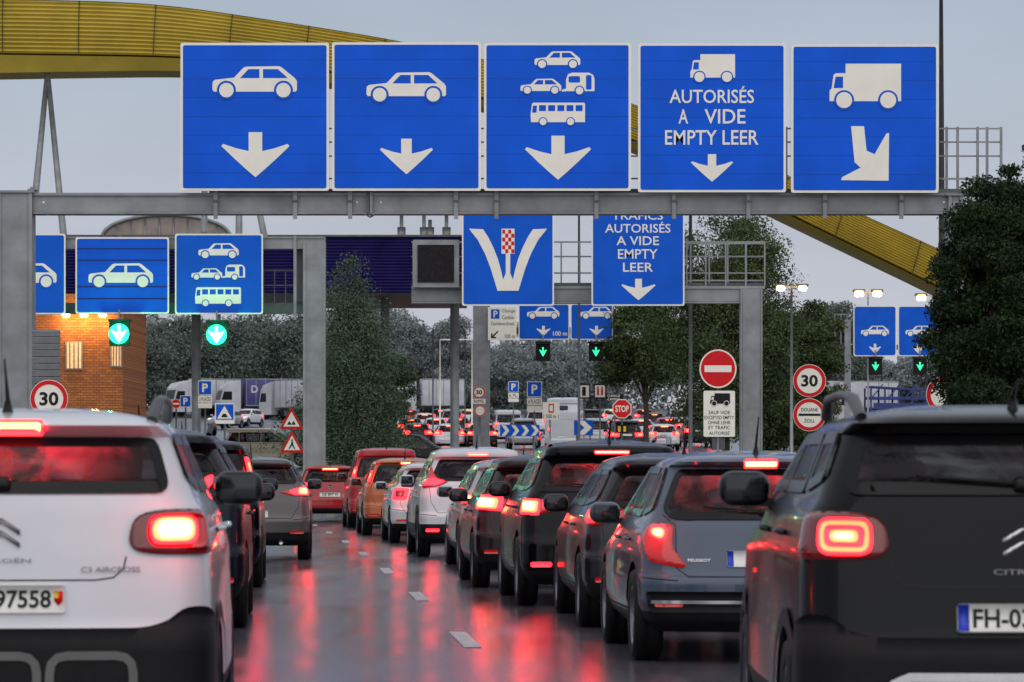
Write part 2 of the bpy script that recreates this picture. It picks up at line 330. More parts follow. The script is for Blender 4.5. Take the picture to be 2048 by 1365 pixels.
b.build('walkway_railing',root)
b=MB(); b.pbox(420,378,2005,386,d+.35,.9,'galv_dark'); b.build('walkway_deck',root)
# five signs
d=58.8
s=bluepanel(361,86,658,382,d,'big blue lane sign with one car over a large arrow, leftmost on near gantry')
s.part('pictogram',car_pic(425,133,170)); s.part('arrow',arrow(511,265,355,68))
s=bluepanel(664,85,962,382,d,'big blue lane sign, car over a small arrow, second from left on near gantry')
s.part('pictogram',car_pic(733,145,160)); s.part('arrow',arrow(813,278,349,53))
s=bluepanel(968,86,1262,382,d,'big blue lane sign with car, car towing caravan and bus over an arrow')
s.part('pictogram',car_pic(1069,103,92)); s.part('pictogram',car_pic(1041,158,82)+caravan_pic(1124,145,66)); s.part('pictogram',bus_pic(1061,206,109)); s.part('arrow',arrow(1116,272,360,66))
s=bluepanel(1276,87,1572,385,d,'big blue sign with small truck reading AUTORISÉS A VIDE EMPTY LEER')
s.part('pictogram',truck_pic(1380,109,90)); s.texts([('AUTORISÉS',1339,173,1508,207),('A',1357,219,1376,248),('VIDE',1409,219,1491,248),('EMPTY LEER',1330,261,1517,290)],off=.010); s.part('arrow',arrow(1424,309,364,42))
s=bluepanel(1582,89,1877,386,d,'big blue sign with truck and arrow slanting down right, rightmost on near gantry')
s.part('pictogram',truck_pic(1658,128,144)); s.part('arrow',[([[(1702,253),(1728,253),(1733,302),(1749,309),(1773,267),(1778,267),(1777,362),(1682,361),(1684,355),(1721,336),(1709,325)]],'white_sheet',2)])
mb=MB(); mb.tube([(X(1884,62),62,0),(X(1884,62),62,Z(600,62)),(X(1882,62),62,Z(-60,62))],[.09,.06,.03],'galv_dark'); tag(mb.build('lamp_mast'),'thin dark mast rising past the right end of the near gantry','mast')
# ================================================================= SECOND GANTRY LEFT
d=97.
root=empty('sign_gantry',(X(629,d),d+.2,gz(d)),'grey gantry at left behind the near one, with pillar beside the pointed tree','gantry')
b=MB(); b.pbox(610,486,648,HY+EYE*F/d,d,.5,'galv'); b.pbox(606,484,612,HY+EYE*F/d,d-.03,.56,'galv'); b.pbox(645.5,484,650,HY+EYE*F/d,d-.03,.56,'galv'); b.build('pillar',root)
b=MB(); b.pbox(-60,477,650,498,d+.1,.4,'galv'); b.pbox(-60,474,650,476.8,d+.05,.5,'galv'); b.build('beam',root)
b=MB(); b.pbox(-60,606,607,628,d+.7,.2,'galv_dark'); 
for x in range(526,612,22): b.pbox(x,540,x+2,606,d+.65,.03,'galv_dark')
for y in(540,570): b.pbox(500,y,607,y+2.5,d+.62,.03,'galv_dark')
b.pbox(590,500,608,603,d+.5,.06,'galv_dark')
b.build('walkway_railing',root)
for x in(240,438,590):
    b=MB(); b.pbox(x-3,472,x+3,640,d+.02,.06,'galv'); b.build('bracket',root)
d=96.8
s=bluepanel(-50,468,131,629,d,'blue lane sign with a car, cut off at the left edge behind the pillar',face='blue_plain',b=3); s.part('pictogram',car_pic(-16,527,130))
s=bluepanel(151,475,338,628,d,'blue lane sign with louvred joints and one car, second gantry left',b=3); s.part('pictogram',car_pic(177,527,130))
mb=MB()
for y in(497,520,573,597): mb.pbox(154,y,335,y+1.5,d-.02,.008,'trim')
mb.build('panel_joint',s.r)
s=bluepanel(350,468,526,629,d,'blue lane sign with car, caravan and bus, second gantry left',face='blue_plain',b=3)
s.part('pictogram',car_pic(397,487,81)); s.part('pictogram',car_pic(383,537,62)+caravan_pic(445,529,46)); s.part('pictogram',bus_pic(390,575,92))
def green_signal(px,py,k,d,label,hot=True):
    r=empty('lane_signal',W(px,py,d),label,'traffic signal','green lane signals'); b=MB(); b.pbox(px-18*k,py-20*k,px+18*k,py+24*k,d,.25,'mesh_dark')
    b.build('housing',r)
    a=rnd(arrow(px,py-15*k,py+19*k,15*k)[0][0][0],3*k,2)
    if hot:
        b=MB(); b.flat([[(X(p,d),Z(q,d)) for p,q in circ(px,py+2,18.5*k,28)]],d-.015,'green_halo'); b.build('halo_disc',r)  # added glowing disc, stands in for the green halo around the arrow
        plight('signal_light',r,(0,-.45,0),60,(.0,1,.4),.1)
    else: a=arrow(px,py-10*k,py+13*k,9*k)[0][0][0]
    b=MB(); b.flat([[(X(p,d),Z(q,d)) for p,q in a]],d-.03,'green_core' if hot else 'green_soft'); b.build('arrow_light',r)
    b=MB(); b.pbox(px-20*k,py-25*k,px+20*k,py-21*k,d-.2,.4,'plastic'); b.pbox(px-1.5,py-42*k,px+1.5,py-25*k,d+.05,.06,'galv'); b.build('hood',r)
green_signal(238,666,1.1,96.6,'bright green arrow signal under the left gantry, nearer the orange building'); green_signal(433,668,1.1,96.6,'bright green arrow signal hanging below the car, caravan and bus sign')
# ================================================================= SECOND GANTRY RIGHT
d=97.
root=empty('sign_gantry',(X(1502,d),d+.2,gz(d)),'grey cantilever gantry with pillar at the no-entry sign, carrying the lane merge sign','gantry')
b=MB(); b.pbox(1485,578.5,1521,HY+EYE*F/d,d,.5,'galv'); b.pbox(1481,578.5,1484.5,HY+EYE*F/d,d-.03,.56,'galv'); b.pbox(1521.5,578.5,1525,HY+EYE*F/d,d-.03,.56,'galv'); b.build('pillar',root)
b=MB(); b.pbox(823,578.5,1480,603,d+.1,.4,'galv'); b.pbox(823,603.5,1480,607,d+.05,.5,'galv'); b.pbox(823,572,1530,578,d+.05,.5,'galv'); b.build('beam',root)
b=MB()
for y in(483,512,545): b.pbox(823,y,1531,y+3,d+1,.03,'galv')
for x in range(825,1531,37): b.pbox(x,483,x+3,572,d+.98,.04,'galv')
for y in(486,560): b.pbox(1372,y,1531,y+3,d+.25,.03,'galv')
for x in(1372,1410,1450,1490,1528): b.pbox(x,486,x+3,572,d+.22,.04,'galv')
b.pbox(823,566,1531,571,d+.3,.85,'galv_dark'); b.build('walkway_railing',root)
r=empty('message_board',W(871,528,96.6),'dark switched-off message board at the left end of the cantilever gantry','sign')
b=MB(); b.pbox(826,480,918,575,96.6,.35,'galv'); b.build('cabinet',r); b=MB(); b.pbox(835,490,908,565,96.55,.04,'mesh_dark'); b.build('screen',r)
d=96.4
s=bluepanel(924,426,1108,612,d,'blue lane merge sign with white fork around a red chequered marker',face='blue_plain',b=3)
lf=[(938,458),(966,459),(976,474),(987,496),(996,519),(1003,545),(1006,560),(1011,548),(1012,566),(1010,582),(995,582),(989,562),(981,536),(970,508),(956,481)]
rt=[(2032-a,b_) for a,b_ in lf][::-1]
s.part('pictogram',[([lf],'white_sheet',2),([rt],'white_sheet',2),([rect(1011.5,508,1020.5,550)],'white_sheet',2),([[(1011,548),(1021,548),(1026,582),(1006,582)]],'white_sheet',3),([rect(1003,458,1029,508)],'white_sheet',2)]+
  [([rect(1004.5+6*i,460+7.8*j,1010.5+6*i,467.8+7.8*j)],'red_sheet',3) for i in range(4) for j in range(6) if (i+j)%2==0])
s=bluepanel(1183,380,1369,612,d,'blue sign reading TRAFICS AUTORISÉS A VIDE EMPTY LEER over an arrow',face='blue_plain',b=3)
s.texts([('TRAFICS',1224,424,1326,440),('AUTORISÉS',1210,444,1341,466),('A VIDE',1233,473,1318,491),('EMPTY',1236,499,1315,518),('LEER',1246,526,1306,544)],off=.008); s.part('arrow',arrow(1277,558,601,34))
# ================================================================= THIRD GANTRY
d=175.
root=empty('sign_gantry',(X(963,d),d+.2,gz(d)),'distant gantry behind the merge sign, with blue 100 m car lane signs','gantry')
b=MB(); b.pbox(946,612,980,900,d,.6,'galv'); b.build('pillar',root); b=MB(); b.pbox(981,655,1240,668,d+.15,.4,'galv_dark'); b.build('beam',root)
s=Sign('parking_board','white board reading Change Cambio beside a blue P on the distant gantry','road sign',1004,646,d-.3)
s.slab('board',rect(976,615,1033,681),'white_sheet',.06); s.part('parking_symbol',[([rect(982,619,999,638)],'blue_plain',1)])
s.text('P',987,622,995,635,l=2); s.texts([('Change',1004,619,1030,627),('Cambio',1004,631,1028,639),('Geldwechsel',982,644,1028,651),('100 m',1010,669,1030,677)],'black_sheet',1,off=0); s.part('arrow',[([[(995,662),(997,664),(987,674),(992,674),(992,677),(982,677),(982,667),(985,667),(985,672)]],'black_sheet',1)])
for i,(x0,x1,t) in enumerate(((1037,1139,'100 m'),(1141,1226,None))):
    s=bluepanel(x0,608,x1,680,d-.3,('left' if i==0 else 'right')+'-hand small blue car lane sign on the distant centre gantry',face='blue_plain',b=2)
    s.part('pictogram',car_pic(x0+(17 if i==0 else 20),614,65)); s.part('arrow',arrow(x0+(50 if i==0 else 52),652,672,14))
    if t: s.text('100 m',1106,663,1134,672)
for px in(1086,1192): green_signal(px,703,.8,d-.5,'small green arrow signal below the distant centre gantry, '+('left' if px<1100 else 'right')+' of two',False)
d=205.
root=empty('sign_gantry',(X(1700,d),d+.2,gz(d)),'distant gantry at right behind the big tree, with two small blue lane signs','gantry')
for xx in(1690,1900):
    b=MB(); b.pbox(xx,640,xx+12,900,d,.4,'galv'); b.build('pillar',root)
b=MB(); b.pbox(1640,690,1912,700,d+.5,.4,'galv_dark'); b.build('beam',root)
b=MB()
for x in range(1645,1712,12): b.pbox(x,628,x+2,690,d+.3,.05,'galv')
for y in(628,655): b.pbox(1645,y,1712,y+2,d+.38,.05,'galv')
b.build('walkway_railing',root)
for i,(x0,x1) in enumerate(((1707,1793),(1796,1877))):
    s=bluepanel(x0,612,x1,713,d-.3,('left' if i==0 else 'right')+'-hand small blue car lane sign on the distant right gantry',face='blue_plain',b=2)
    s.part('pictogram',car_pic(x0+15,652,56)); s.part('arrow',arrow((x0+x1)/2,688,708,12))
for px in(1751,1840): green_signal(px,732,.75,d-.5,'small green arrow signal below the distant right gantry, '+('left' if px<1800 else 'right')+' of two',False)
# ================================================================= ARCH + CANOPY
d=150.
root=empty('arched_roof_beam',(X(1024,d),d,0),'huge yellow ribbed steel arch sweeping over the customs plaza','arch')
tx=[-400,0,250,360,500,650,800,1050,1265,1500,1700,1885,2050]; ty=[4,-2,4,13,34,57,82,137,205,308,420,500,585]
bx=[-400,0,250,360,500,800,1050,1275,1560,1720,1890,2050]; by=[150,144,140,139,146,180,228,292,430,507,588,672]
def sm(xa,ya):
    g=np.linspace(xa[0],xa[-1],300); v=np.interp(g,xa,ya); k=np.hanning(41); k/=k.sum(); v=np.convolve(np.pad(v,20,'reflect',reflect_type='odd'),k,'valid'); return g,v
tx,ty=sm(tx,ty); bx,by=sm(bx,by)
xs=np.linspace(-400,2050,160); NR=13; v=[];f=[];v2=[];f2=[]; BG=.12
for x in xs:
    t=np.interp(x,tx,ty); bo=np.interp(x,bx,by); sg=bo-np.interp(x,[0,400,1000,1900],[38,26,16,10])
    for j in range(NR*2+1):
        q=t+(sg-t)*j/(NR*2); v.append(tuple(W(x,q,d)+Vector((0,(0 if j%2 else .10)-BG*math.sin(math.pi*j/(NR*2)),0))))
    for q,dd in((sg+2.5,.25),(sg+4,0),(bo,.4),(bo,3.),(t,3.),(t,0)): v2.append(tuple(W(x,q,d)+Vector((0,dd,0))))
n=NR*2+1
for i in range(len(xs)-1):
    for j in range(n-1): f.append((i*n+j,(i+1)*n+j,(i+1)*n+j+1,i*n+j+1))
    for j in range(5): f2.append((i*6+j,(i+1)*6+j,(i+1)*6+j+1,i*6+j+1))
b=MB(); b.add(v,f,'yellow_metal'); b.build('ribbed_face',root); b=MB(); b.add(v2,f2,'yellow_metal',False); b.build('underside_band',root)
b=MB()
for x in np.arange(-300,2000,153):
    t=np.interp(x,tx,ty); bo=np.interp(x,bx,by); sg=bo-np.interp(x,[0,400,1000,1900],[38,26,16,10])
    sl=np.interp(x+30,tx,ty)-np.interp(x-30,tx,ty); P=[]
    for j in range(7):
        q=t+(sg-t)*j/6; P.append(W(x-(q-t)*sl/60*.6,q,d)+Vector((0,-.02-BG*math.sin(math.pi*j/6),0)))
    b.tube(P,.02,'seam_dark',6)
b.build('panel_joint',root)
for (a,b1),(c,e) in(((95,143),(70,400)),((95,143),(127,470)),((478,300),(478,470)),((410,320),(408,465)),((500,330),(530,480))):
    b=MB(); b.tube([W(a,b1,d+.8),W(c,e,d+.8)],[.10,.15],'galv'); b.build('strut',root)
d=155.
root=empty('customs_canopy',(X(500,d),d,gz(d)),'dark violet-blue ribbed roof canopy over the customs lanes','canopy')
b=MB(); v=[];f=[]
for j in range(37):
    q=474+(586-474)*j/36
    for x in(60,928): v.append(tuple(W(x,q,d)+Vector((0,0 if j%2 else .12,0))))
for j in range(36): f.append((2*j,2*j+1,2*j+3,2*j+2))
b.add(v,f,'canopy_blue'); b.pbox(60,470,928,474,d-.1,.5,'galv_dark'); b.build('fascia',root)
b=MB(); b.pbox(62,584,926,588,d+.2,14,'galv_dark'); b.pbox(62,472,926,476,d+.5,14,'galv_dark'); b.build('roof_deck',root)
for x in(180,368,760,905):
    b=MB(); b.tube([(X(x,d),d+6,gz(d)),(X(x,d),d+6,Z(584,d))],.2,'galv'); b.build('column',root)
for x,t in((803,425),(848,420),(893,425),(860,440)):
    b=MB(); b.tube([W(x,t,d+1),W(x,474,d+1)],.08,'galv'); b.tube([W(x,455,d+1),W(x,474,d+1)],.18,'galv'); b.build('roof_mast',root)
d=185.
r=empty('vaulted_skylight',W(333,475,d),'pale brown barrel vaulted roof rising behind the left lane signs','roof')
P=[(X(333+128*math.cos(a),d),Z(474-44*math.sin(a),d)) for a in np.linspace(0,math.pi,25)]
b=MB(); b.prism(P,d,d+12,'vault'); b.build('vault',r)
b=MB(); b.tube([(p[0],d-.1,p[1]) for p in P],.09,'galv'); b.build('edge_rib',r)
for k in range(1,9):
    b=MB(); x=X(205+256*k/9,d); h=44*math.sqrt(max(0,1-((205+256*k/9-333)/128)**2)); b.tube([(x,d-.05,Z(474,d)),(x,d-.05,Z(474-h,d))],.04,'galv'); b.build('mullion',r)
# orange building
d=140.
root=empty('customs_building',(X(180,d),d,gz(d)),'orange brick customs building lit by warm lamps, left behind the gantry','building')
b=MB(); b.pbox(-150,588,245.5,880,d,9,'orange_cladding'); b.build('wall',root)
for x0,x1,y0,y1 in((131,165,683,740),(221,244,683,735),(40,75,683,740)):
    b=MB(); b.pbox(x0,y0,x1,y1,d-.06,.1,'concrete'); w=b.build('window',root)
    b=MB(); b.pbox(x0+3,y0+3,x1-3,y1-3,d-.1,.03,'window_warm'); 
    for k in(1,2,3): b.pbox(x0+(x1-x0)*k/4-1,y0+3,x0+(x1-x0)*k/4+1,y1-3,d-.13,.02,'galv_dark')
    o=b.build('pane',root); o.parent=w
for x in(132,168,205):
    b=MB(); c=W(x,630,d-.25); b.lathe([(-.15,.02),(-.12,.09),(.12,.09),(.15,.02)],c,'lamp_warm',12); b.build('wall_lamp',root)
    plight('wall_lamp_light',root,c+Vector((0,-.2,-.35))-root.location,38,(1,.55,.18),.12)
s=Sign('louvre_screen','stack of pale grey louvre slats beside the left gantry pillar','screen',92,712,57)
b=MB(); b.pbox(64,660,120,766,57.15,.05,'galv_dark')
for j in range(8): b.box(W(92,667+j*13.3,57),(56*57/F,.03,11*57/F),'sheet_back',Matrix.Rotation(.35,3,'X'))
b.build('slats',s.r); s.post(r=.03,n=2,gap=.3)
# ================================================================= small signs
def ringsign(px,py,r,d,kind,label,txt=None,post=True,name='round_sign',kx=1.):
    s=Sign(name,label,'road sign',px,py,d); s.slab('disc',circ(px,py,r,40,r*kx),'white_sheet' if kind!='noentry' else 'red_sheet',.03)
    if kind=='noentry':
        s.part('rim_ring',[([circ(px,py,r*.99,40,r*kx*.99),circ(px,py,r*.92,40,r*kx*.92)],'white_sheet',1)]); s.part('bar',[([rect(px-r*kx*.72,py-r*.17,px+r*kx*.72,py+r*.17)],'white_sheet',1)])
    else:
        s.part('rim_ring',[([circ(px,py,r*.97,40,r*kx*.97),circ(px,py,r*.76,40,r*kx*.76)],'red_sheet',1)])
        if txt=='30': s.text('30',px-r*.5,py-r*.36,px+r*.5,py+r*.36,'black_sheet',1,.03)
        elif txt=='DZ':
            s.texts([('DOUANE',px-r*.5,py-r*.42,px+r*.5,py-r*.2),('ZOLL',px-r*.33,py+r*.25,px+r*.33,py+r*.47)],'black_sheet',1,.01); s.part('bar',[([rect(px-r*.66,py-r*.07,px+r*.66,py+r*.07)],'black_sheet',1)])
    if post: s.post()
    return s
ringsign(1619,762,33,100,'30','round red-rimmed 30 sign above the customs sign at right','30',post=False)
ringsign(1619,830,33,100,'x','round red-rimmed DOUANE ZOLL customs sign under the 30 sign','DZ').post(x=1619,top=735)
s=ringsign(1436,738,39,96,'noentry','large round red no entry sign on post left of the gantry pillar',post=True,kx=.96)
s=Sign('supplementary_panel','white panel with black truck reading SAUF VIDE EXCEPTED EMPTY under no entry sign','road sign',1438,828,96)
s.slab('board',rnd(rect(1407,782,1470,874),3,2),'white_sheet',.03)
s.part('pictogram',truck_pic(1420,787,40,'black_sheet','white_sheet')); s.texts([('SAUF VIDE',1417,822,1460,829),('EXCEPTED EMPTY',1409,832,1468,839),('OHNE LEHR',1416,842,1461,849),('ET TRAFIC',1417,852,1460,859),('AUTORISÉ',1418,862,1459,870)],'black_sheet',1,.004)
b=MB(); b.pbox(1425,875,1450,900,96.1,.3,'galv_dark'); b.build('post_base',s.r)
ringsign(98,798,38,56,'30','round 30 sign half hidden at left behind the white car roof','30')
ringsign(1890,790,38,57.5,'x','red-rimmed round sign partly cut by the near gantry pillar at right','')
ringsign(958,785,12.5,174,'30','small distant round 30 sign with RAPPEL plate on the centre gantry pillar','30')
s=Sign('supplementary_panel','tiny white RAPPEL plate below the distant 30 sign','road sign',958,803,174); s.slab('board',rect(946,798,971,808),'white_sheet',.03); s.text('RAPPEL',948,800,969,806,'black_sheet',1,.004)
ringsign(960,822,12,174,'x','small distant red-rimmed round sign under the RAPPEL plate','')
ringsign(352,808,9.5,150,'noentry','small distant no entry sign at far left of the parking signs')
s=Sign('stop_sign','red octagonal STOP sign in front of the white van lane','stop sign',1244,818,132)
oc=lambda r:[(1244+r*math.cos(math.pi/8+i*math.pi/4),818+r*math.sin(math.pi/8+i*math.pi/4)) for i in range(8)]
s.slab('plate',oc(20.5),'white_sheet',.03); s.part('face_sheet',[([oc(18.8)],'red_sheet',1)]); s.text('STOP',1230.5,811.5,1257.5,824.5,l=2,off=.02); s.post()
s=Sign('supplementary_panel','small dark plate with yellow markings beneath the STOP sign','road sign',1244,859,131.8); s.slab('board',rect(1231,850,1257,867),'black_sheet',.03); s.part('symbol',[([rect(1236,853,1241,864)],'yellow_sheet',1),([rect(1247,853,1252,864)],'yellow_sheet',1)])
def psign(px,py,h,d,label,sub=None):
    s=Sign('parking_sign',label,'parking sign',px,py,d); s.slab('board',rnd(rect(px-h,py-h*1.05,px+h,py+h*1.05),2,2),'white_sheet',.03); s.part('face_sheet',[([rect(px-h*.9,py-h*.95,px+h*.9,py+h*.95)],'blue_plain',1)]); s.text('P',px-h*.4,py-h*.62,px+h*.42,py+h*.62,l=2,off=.03); s.post()
    if sub:
        s.slab('sub_plate',rect(px-h,py+h*1.15,px+h,py+h*2.1),'white_sheet',.03); s.text(sub,px-h*.8,py+h*1.35,px+h*.8,py+h*1.9,'black_sheet',1,.004)
        s.slab('sub_plate',rect(px-h,py+h*2.2,px+h,py+h*2.9),'white_sheet',.03)
psign(410,776,14,150,'blue P parking sign with white plates below, in front of the left trucks','3 PLACES')
psign(371,803,11,152,'small blue P parking sign low at left beside the tiny no entry sign')
psign(1027,774,10.5,200,'smaller blue P parking sign left of the pair before the white van','6 PL.')
psign(1069,779,15,178,'larger blue P parking sign with white plates before the high white van','6 PLACES')
def trisign(px,py,r,d,label,kind):
    s=Sign('warning_sign',label,'warning sign',px,py,d); T=lambda k:rnd([(px,py-r*1.15*k),(px+r*1.1*k,py+r*.85*k),(px-r*1.1*k,py+r*.85*k)],r*.2,3)
    s.slab('plate',T(1),'red_sheet',.03); s.part('face_sheet',[([[(px,py-r*.72),(px+r*.74,py+r*.62),(px-r*.74,py+r*.62)]],'white_sheet',1)])
    if kind=='walk': s.part('symbol',[([circ(px,py-r*.28,r*.09,10)],'black_sheet',2),([[(px-.06*r,py-r*.16),(px+.1*r,py-r*.16),(px+.1*r,py+.1*r),(px+.3*r,py+.5*r),(px+.18*r,py+.5*r),(px,py+.2*r),(px-.2*r,py+.5*r),(px-.32*r,py+.5*r),(px-.08*r,py+.08*r)]],'black_sheet',2)])
    else: s.part('symbol',[([[(px-.4*r,py+.45*r),(px-.2*r,py+.1*r),(px,py+.4*r),(px+.2*r,py+.1*r),(px+.4*r,py+.45*r)]],'black_sheet',2)])
    s.post(); return s
trisign(583,840,22,100,'red triangular bump warning sign beside the left gantry pillar','bump'); trisign(584,887,22,99.9,'red triangular pedestrian warning sign below the bump warning','walk')
s=Sign('speed_bump_sign','blue square sign with white triangle and black hump left of the red warning triangles','road sign',449,826,130); s.slab('plate',rect(430,807,469,848),'white_sheet',.03); s.part('face_sheet',[([rect(432,809,467,840)],'blue_plain',1)]); s.part('symbol',[([[(449,812),(464,838),(434,838)]],'white_sheet',2),([[(442,835),(446,828),(452,828),(456,835)]],'black_sheet',3)]); s.post()
s=Sign('crossing_sign','small blue pedestrian crossing sign half hidden by the tree foot','road sign',686,874,121); s.slab('plate',rect(676,864,696,884),'blue_plain',.03); s.part('symbol',[([[(686,866),(694,881),(678,881)]],'white_sheet',1),([[(686,869),(689,880),(683,880)]],'black_sheet',2)]); s.post()
for i,(px,t) in enumerate(((1168,'i'),(1200,'H'))):
    s=Sign('information_sign',['dark sign with a white letter i beyond the white van','dark sign with two small red figures right of the i sign'][i],'road sign',px,782,180); s.slab('plate',rect(px-13,768,px+13,798),'black_sheet',.03); s.part('face_sheet',[([rect(px-10,771,px+10,795)],'white_sheet',1)])
    if i==0: s.text('i',px-4,774,px+4,792,'black_sheet',2,.05)
    else: s.part('symbol',[([rect(px-6,778,px-2,791)],'red_sheet',2),([rect(px+2,778,px+6,791)],'red_sheet',2),([circ(px-4,775.5,2,8)],'red_sheet',2),([circ(px+4,775.5,2,8)],'red_sheet',2)])
    s.post()
s=Sign('change_sign','small dark CHANGE CAMBIO sign above the STOP sign','road sign',1230,795,150); s.slab('plate',rect(1213,788,1247,803),'black_sheet',.03); s.texts([('CHANGE',1215,789.5,1240,794.5),('CAMBIO',1215,796.5,1240,801.5)],'white_sheet',1,.0); s.post()
s=Sign('distance_board','white board marked 1 500 m before the high white van','road sign',1100,822,175); s.slab('board',rect(1085,805,1119,840),'white_sheet',.03); s.part('symbol',[([rect(1097,808,1108,826)],'red_sheet',1),([rect(1099,811,1106,823)],'white_sheet',2)]); s.text('1 500 m 1',1087,829,1117,837,'black_sheet',1,.01); s.post()
def chev(x0,y0,x1,y1,n,d,label):
    s=Sign('chevron_board',label,'road sign',(x0+x1)/2,(y0+y1)/2,d); s.slab('board',rect(x0,y0,x1,y1),'blue_plain',.04); w=(x1-x0)/n; L=[]
    for i in range(n):
        a=x0+i*w+w*.15; L.append(([[(a,y0+1),(a+w*.4,y0+1),(a+w*.8,(y0+y1)/2),(a+w*.4,y1-1),(a,y1-1),(a+w*.4,(y0+y1)/2)]],'white_sheet',1))
    s.part('chevrons',L); s.post(n=2,gap=(x1-x0)*.7*d/F)
chev(1000,850,1079,873,4,160,'long blue board with four white chevrons pointing right'); chev(1148,841,1186,871,1,165,'short blue board with one white chevron left of the STOP sign')
def plainpole(px,y0,d,r,label,y1=None):
    b=MB(); b.tube([(X(px,d),d,gz(d)),(X(px,d),d,Z(y0,d))],[r,r*.7],'galv_dark',8); tag(b.build('pole'),label,'pole')
plainpole(1381,425,112,.07,'thin grey pole left of the no entry sign'); plainpole(1158,400,150,.06,'thin pole between the merge sign and the trucks sign')
for px,t in((866,660),(880,680)):
    r=empty('height_gauge',(X(px,210),210,gz(210)),'slim %s frame standing before the background trees near the gantry pillar'%('dark' if px==866 else 'pale'),'frame')
    m='galv_dark' if px==866 else 'white_sheet'
    for x in(px,px+64):
        b=MB(); b.tube([(X(x,210),210,gz(210)),(X(x,210),210,Z(t,210))],.045,m,6); b.build('upright',r)
    b=MB(); b.tube([W(px,t,210),W(px+64,t,210)],.045,m,6); b.build('crossbar',r)
def streetlamp(px,py,d,label,arms=(-1,1),w=22):
    r=empty('street_lamp',(X(px,d),d,gz(d)),label,'street lamp','lit street lamps'); b=MB(); b.tube([(X(px,d),d,gz(d)),W(px,py+4,d)],[.07,.04],'galv',8); b.build('pole',r)
    for a in arms:
        b=MB(); b.tube([W(px,py+4,d),W(px+a*w*.6,py+1,d),W(px+a*w,py,d)],.04,'galv',6); b.build('arm',r)
        k=d/150
        b=MB(); c=W(px+a*w,py,d); b.rbox(c,(.5*k,.25*k,.12*k),.05,'galv_dark'); b.build('lamp_head',r); b=MB(); b.rbox(c-Vector((0,.12*k,.13*k)),(.34*k,.2*k,.22*k),.09,'lamp_warm'); b.build('lamp_glass',r)
streetlamp(1583,571,132,'lit twin street lamp beside the mid-right trees'); streetlamp(1736,582,260,'lit twin street lamp above the distant right gantry',w=18); streetlamp(1868,590,240,'street lamp with one arm just left of the big right tree',(-1,),26); streetlamp(150,476,165,'lit street lamp tip above the left lane signs',(-1,),4)
# ================================================================= TREES
def leaves(n,fn,size,mat,name,parent):
    P=fn(n); n=len(P); A=rng.normal(size=(n,3)); A/=np.linalg.norm(A,axis=1)[:,None]; B=rng.normal(size=(n,3)); B-=A*(A*B).sum(1)[:,None]; B/=np.linalg.norm(B,axis=1)[:,None]
    sz=size*rng.uniform(.55,1.25,n)[:,None]; C=np.cross(A,B)
    v=np.stack([P-A*sz,P+B*sz*.45+C*sz*.12,P+A*sz,P-B*sz*.45+C*sz*.12],1).reshape(-1,3)
    me=bpy.data.meshes.new(name); me.vertices.add(4*n); me.vertices.foreach_set('co',v.ravel()); me.loops.add(4*n); me.polygons.add(n)
    me.loops.foreach_set('vertex_index',np.arange(4*n)); me.polygons.foreach_set('loop_start',np.arange(0,4*n,4)); me.polygons.foreach_set('loop_total',np.full(n,4)); me.update(calc_edges=True); me.materials.append(M[mat])
    return link(name,me,parent)
def tree(px,py0,wpx,d,label,mat,n,size,shape='round',group=None,cl=None,trunk_r=.16,cb=.25,zbase=None,loose=1.,cs=1.):
    zb=gz(d) if zbase is None else zbase; H=Z(py0,d)-zb; R=wpx*d/F/2
    r=empty('tree',(X(px,d),d,zb),label,'tree',group)
    ncl=cl or 60
    hs=rng.uniform(cb,1,ncl*4); 
    def rad(h):
        t=(h-cb)/(1-cb)
        if shape=='cone': return (1-t)**.75*.95+.05
        if shape=='column': return np.sqrt(np.clip(1-(2*t-.85)**2*.75,0.03,1))*.9
        return np.sqrt(np.clip(1-(2*t-1)**2,0,1))
    keep=rng.uniform(0,1,len(hs))<rad(hs)**1.3+.06; hs=hs[keep][:ncl]; k=len(hs)
    ang=rng.uniform(0,6.283,k); rr=np.sqrt(rng.uniform(.1,1,k))*rad(hs)*R*rng.uniform(.72,1.12,k)
    cc=np.stack([np.cos(ang)*rr,np.sin(ang)*rr,hs*H*.96],1); cr=rng.uniform(.10,.25,k)*min(R,H/2)*1.15*cs
    if shape=='cone': cr=cr*(.45+.75*rad(hs))
    b=MB(); b.tube([(0,0,-.1),(.03*R,0,H*.3),(-.02*R,0,H*.6),(0,0,H*.86)],[trunk_r,trunk_r*.8,trunk_r*.5,trunk_r*.12],'bark',8)
    for i in range(0,min(k,16)):
        c=cc[i]; z0=c[2]*.55; b.tube([(0,0,z0),(c[0]*.5,c[1]*.5,z0+(c[2]-z0)*.65),tuple(c)],[trunk_r*.4,trunk_r*.25,trunk_r*.08],'bark',5)
    b.build('trunk',r,world=False)
    def fn(n):
        w=cr**2; idx=rng.choice(k,n,p=w/w.sum()); D=rng.normal(size=(n,3)); D/=np.linalg.norm(D,axis=1)[:,None]
        q=cc[idx]+D*(cr[idx]*loose*rng.uniform(.2,1.45,n))[:,None]*np.array([1.15,1.15,.75]); return q[q[:,2]>cb*H*.6]
    leaves(n,fn,size,mat,'crown',r); return r
tree(1992,322,255,52,'large dark leafy tree at the right edge over the gantry end','leaf_near',120000,.036,cb=.30,cl=150,zbase=0)
tree(2085,200,180,54,'taller dark tree reaching in from the upper right corner','leaf_near',36000,.036,cb=.5,cl=44,zbase=0)
tree(2018,440,245,66,'lower dark tree beneath the large tree at right','leaf_near',90000,.05,cb=.22,cl=130,zbase=0)
tree(1450,412,300,138,'tall leafy tree behind the no entry sign and cantilever gantry','leaf_mid',90000,.07,cb=.2,cl=150)
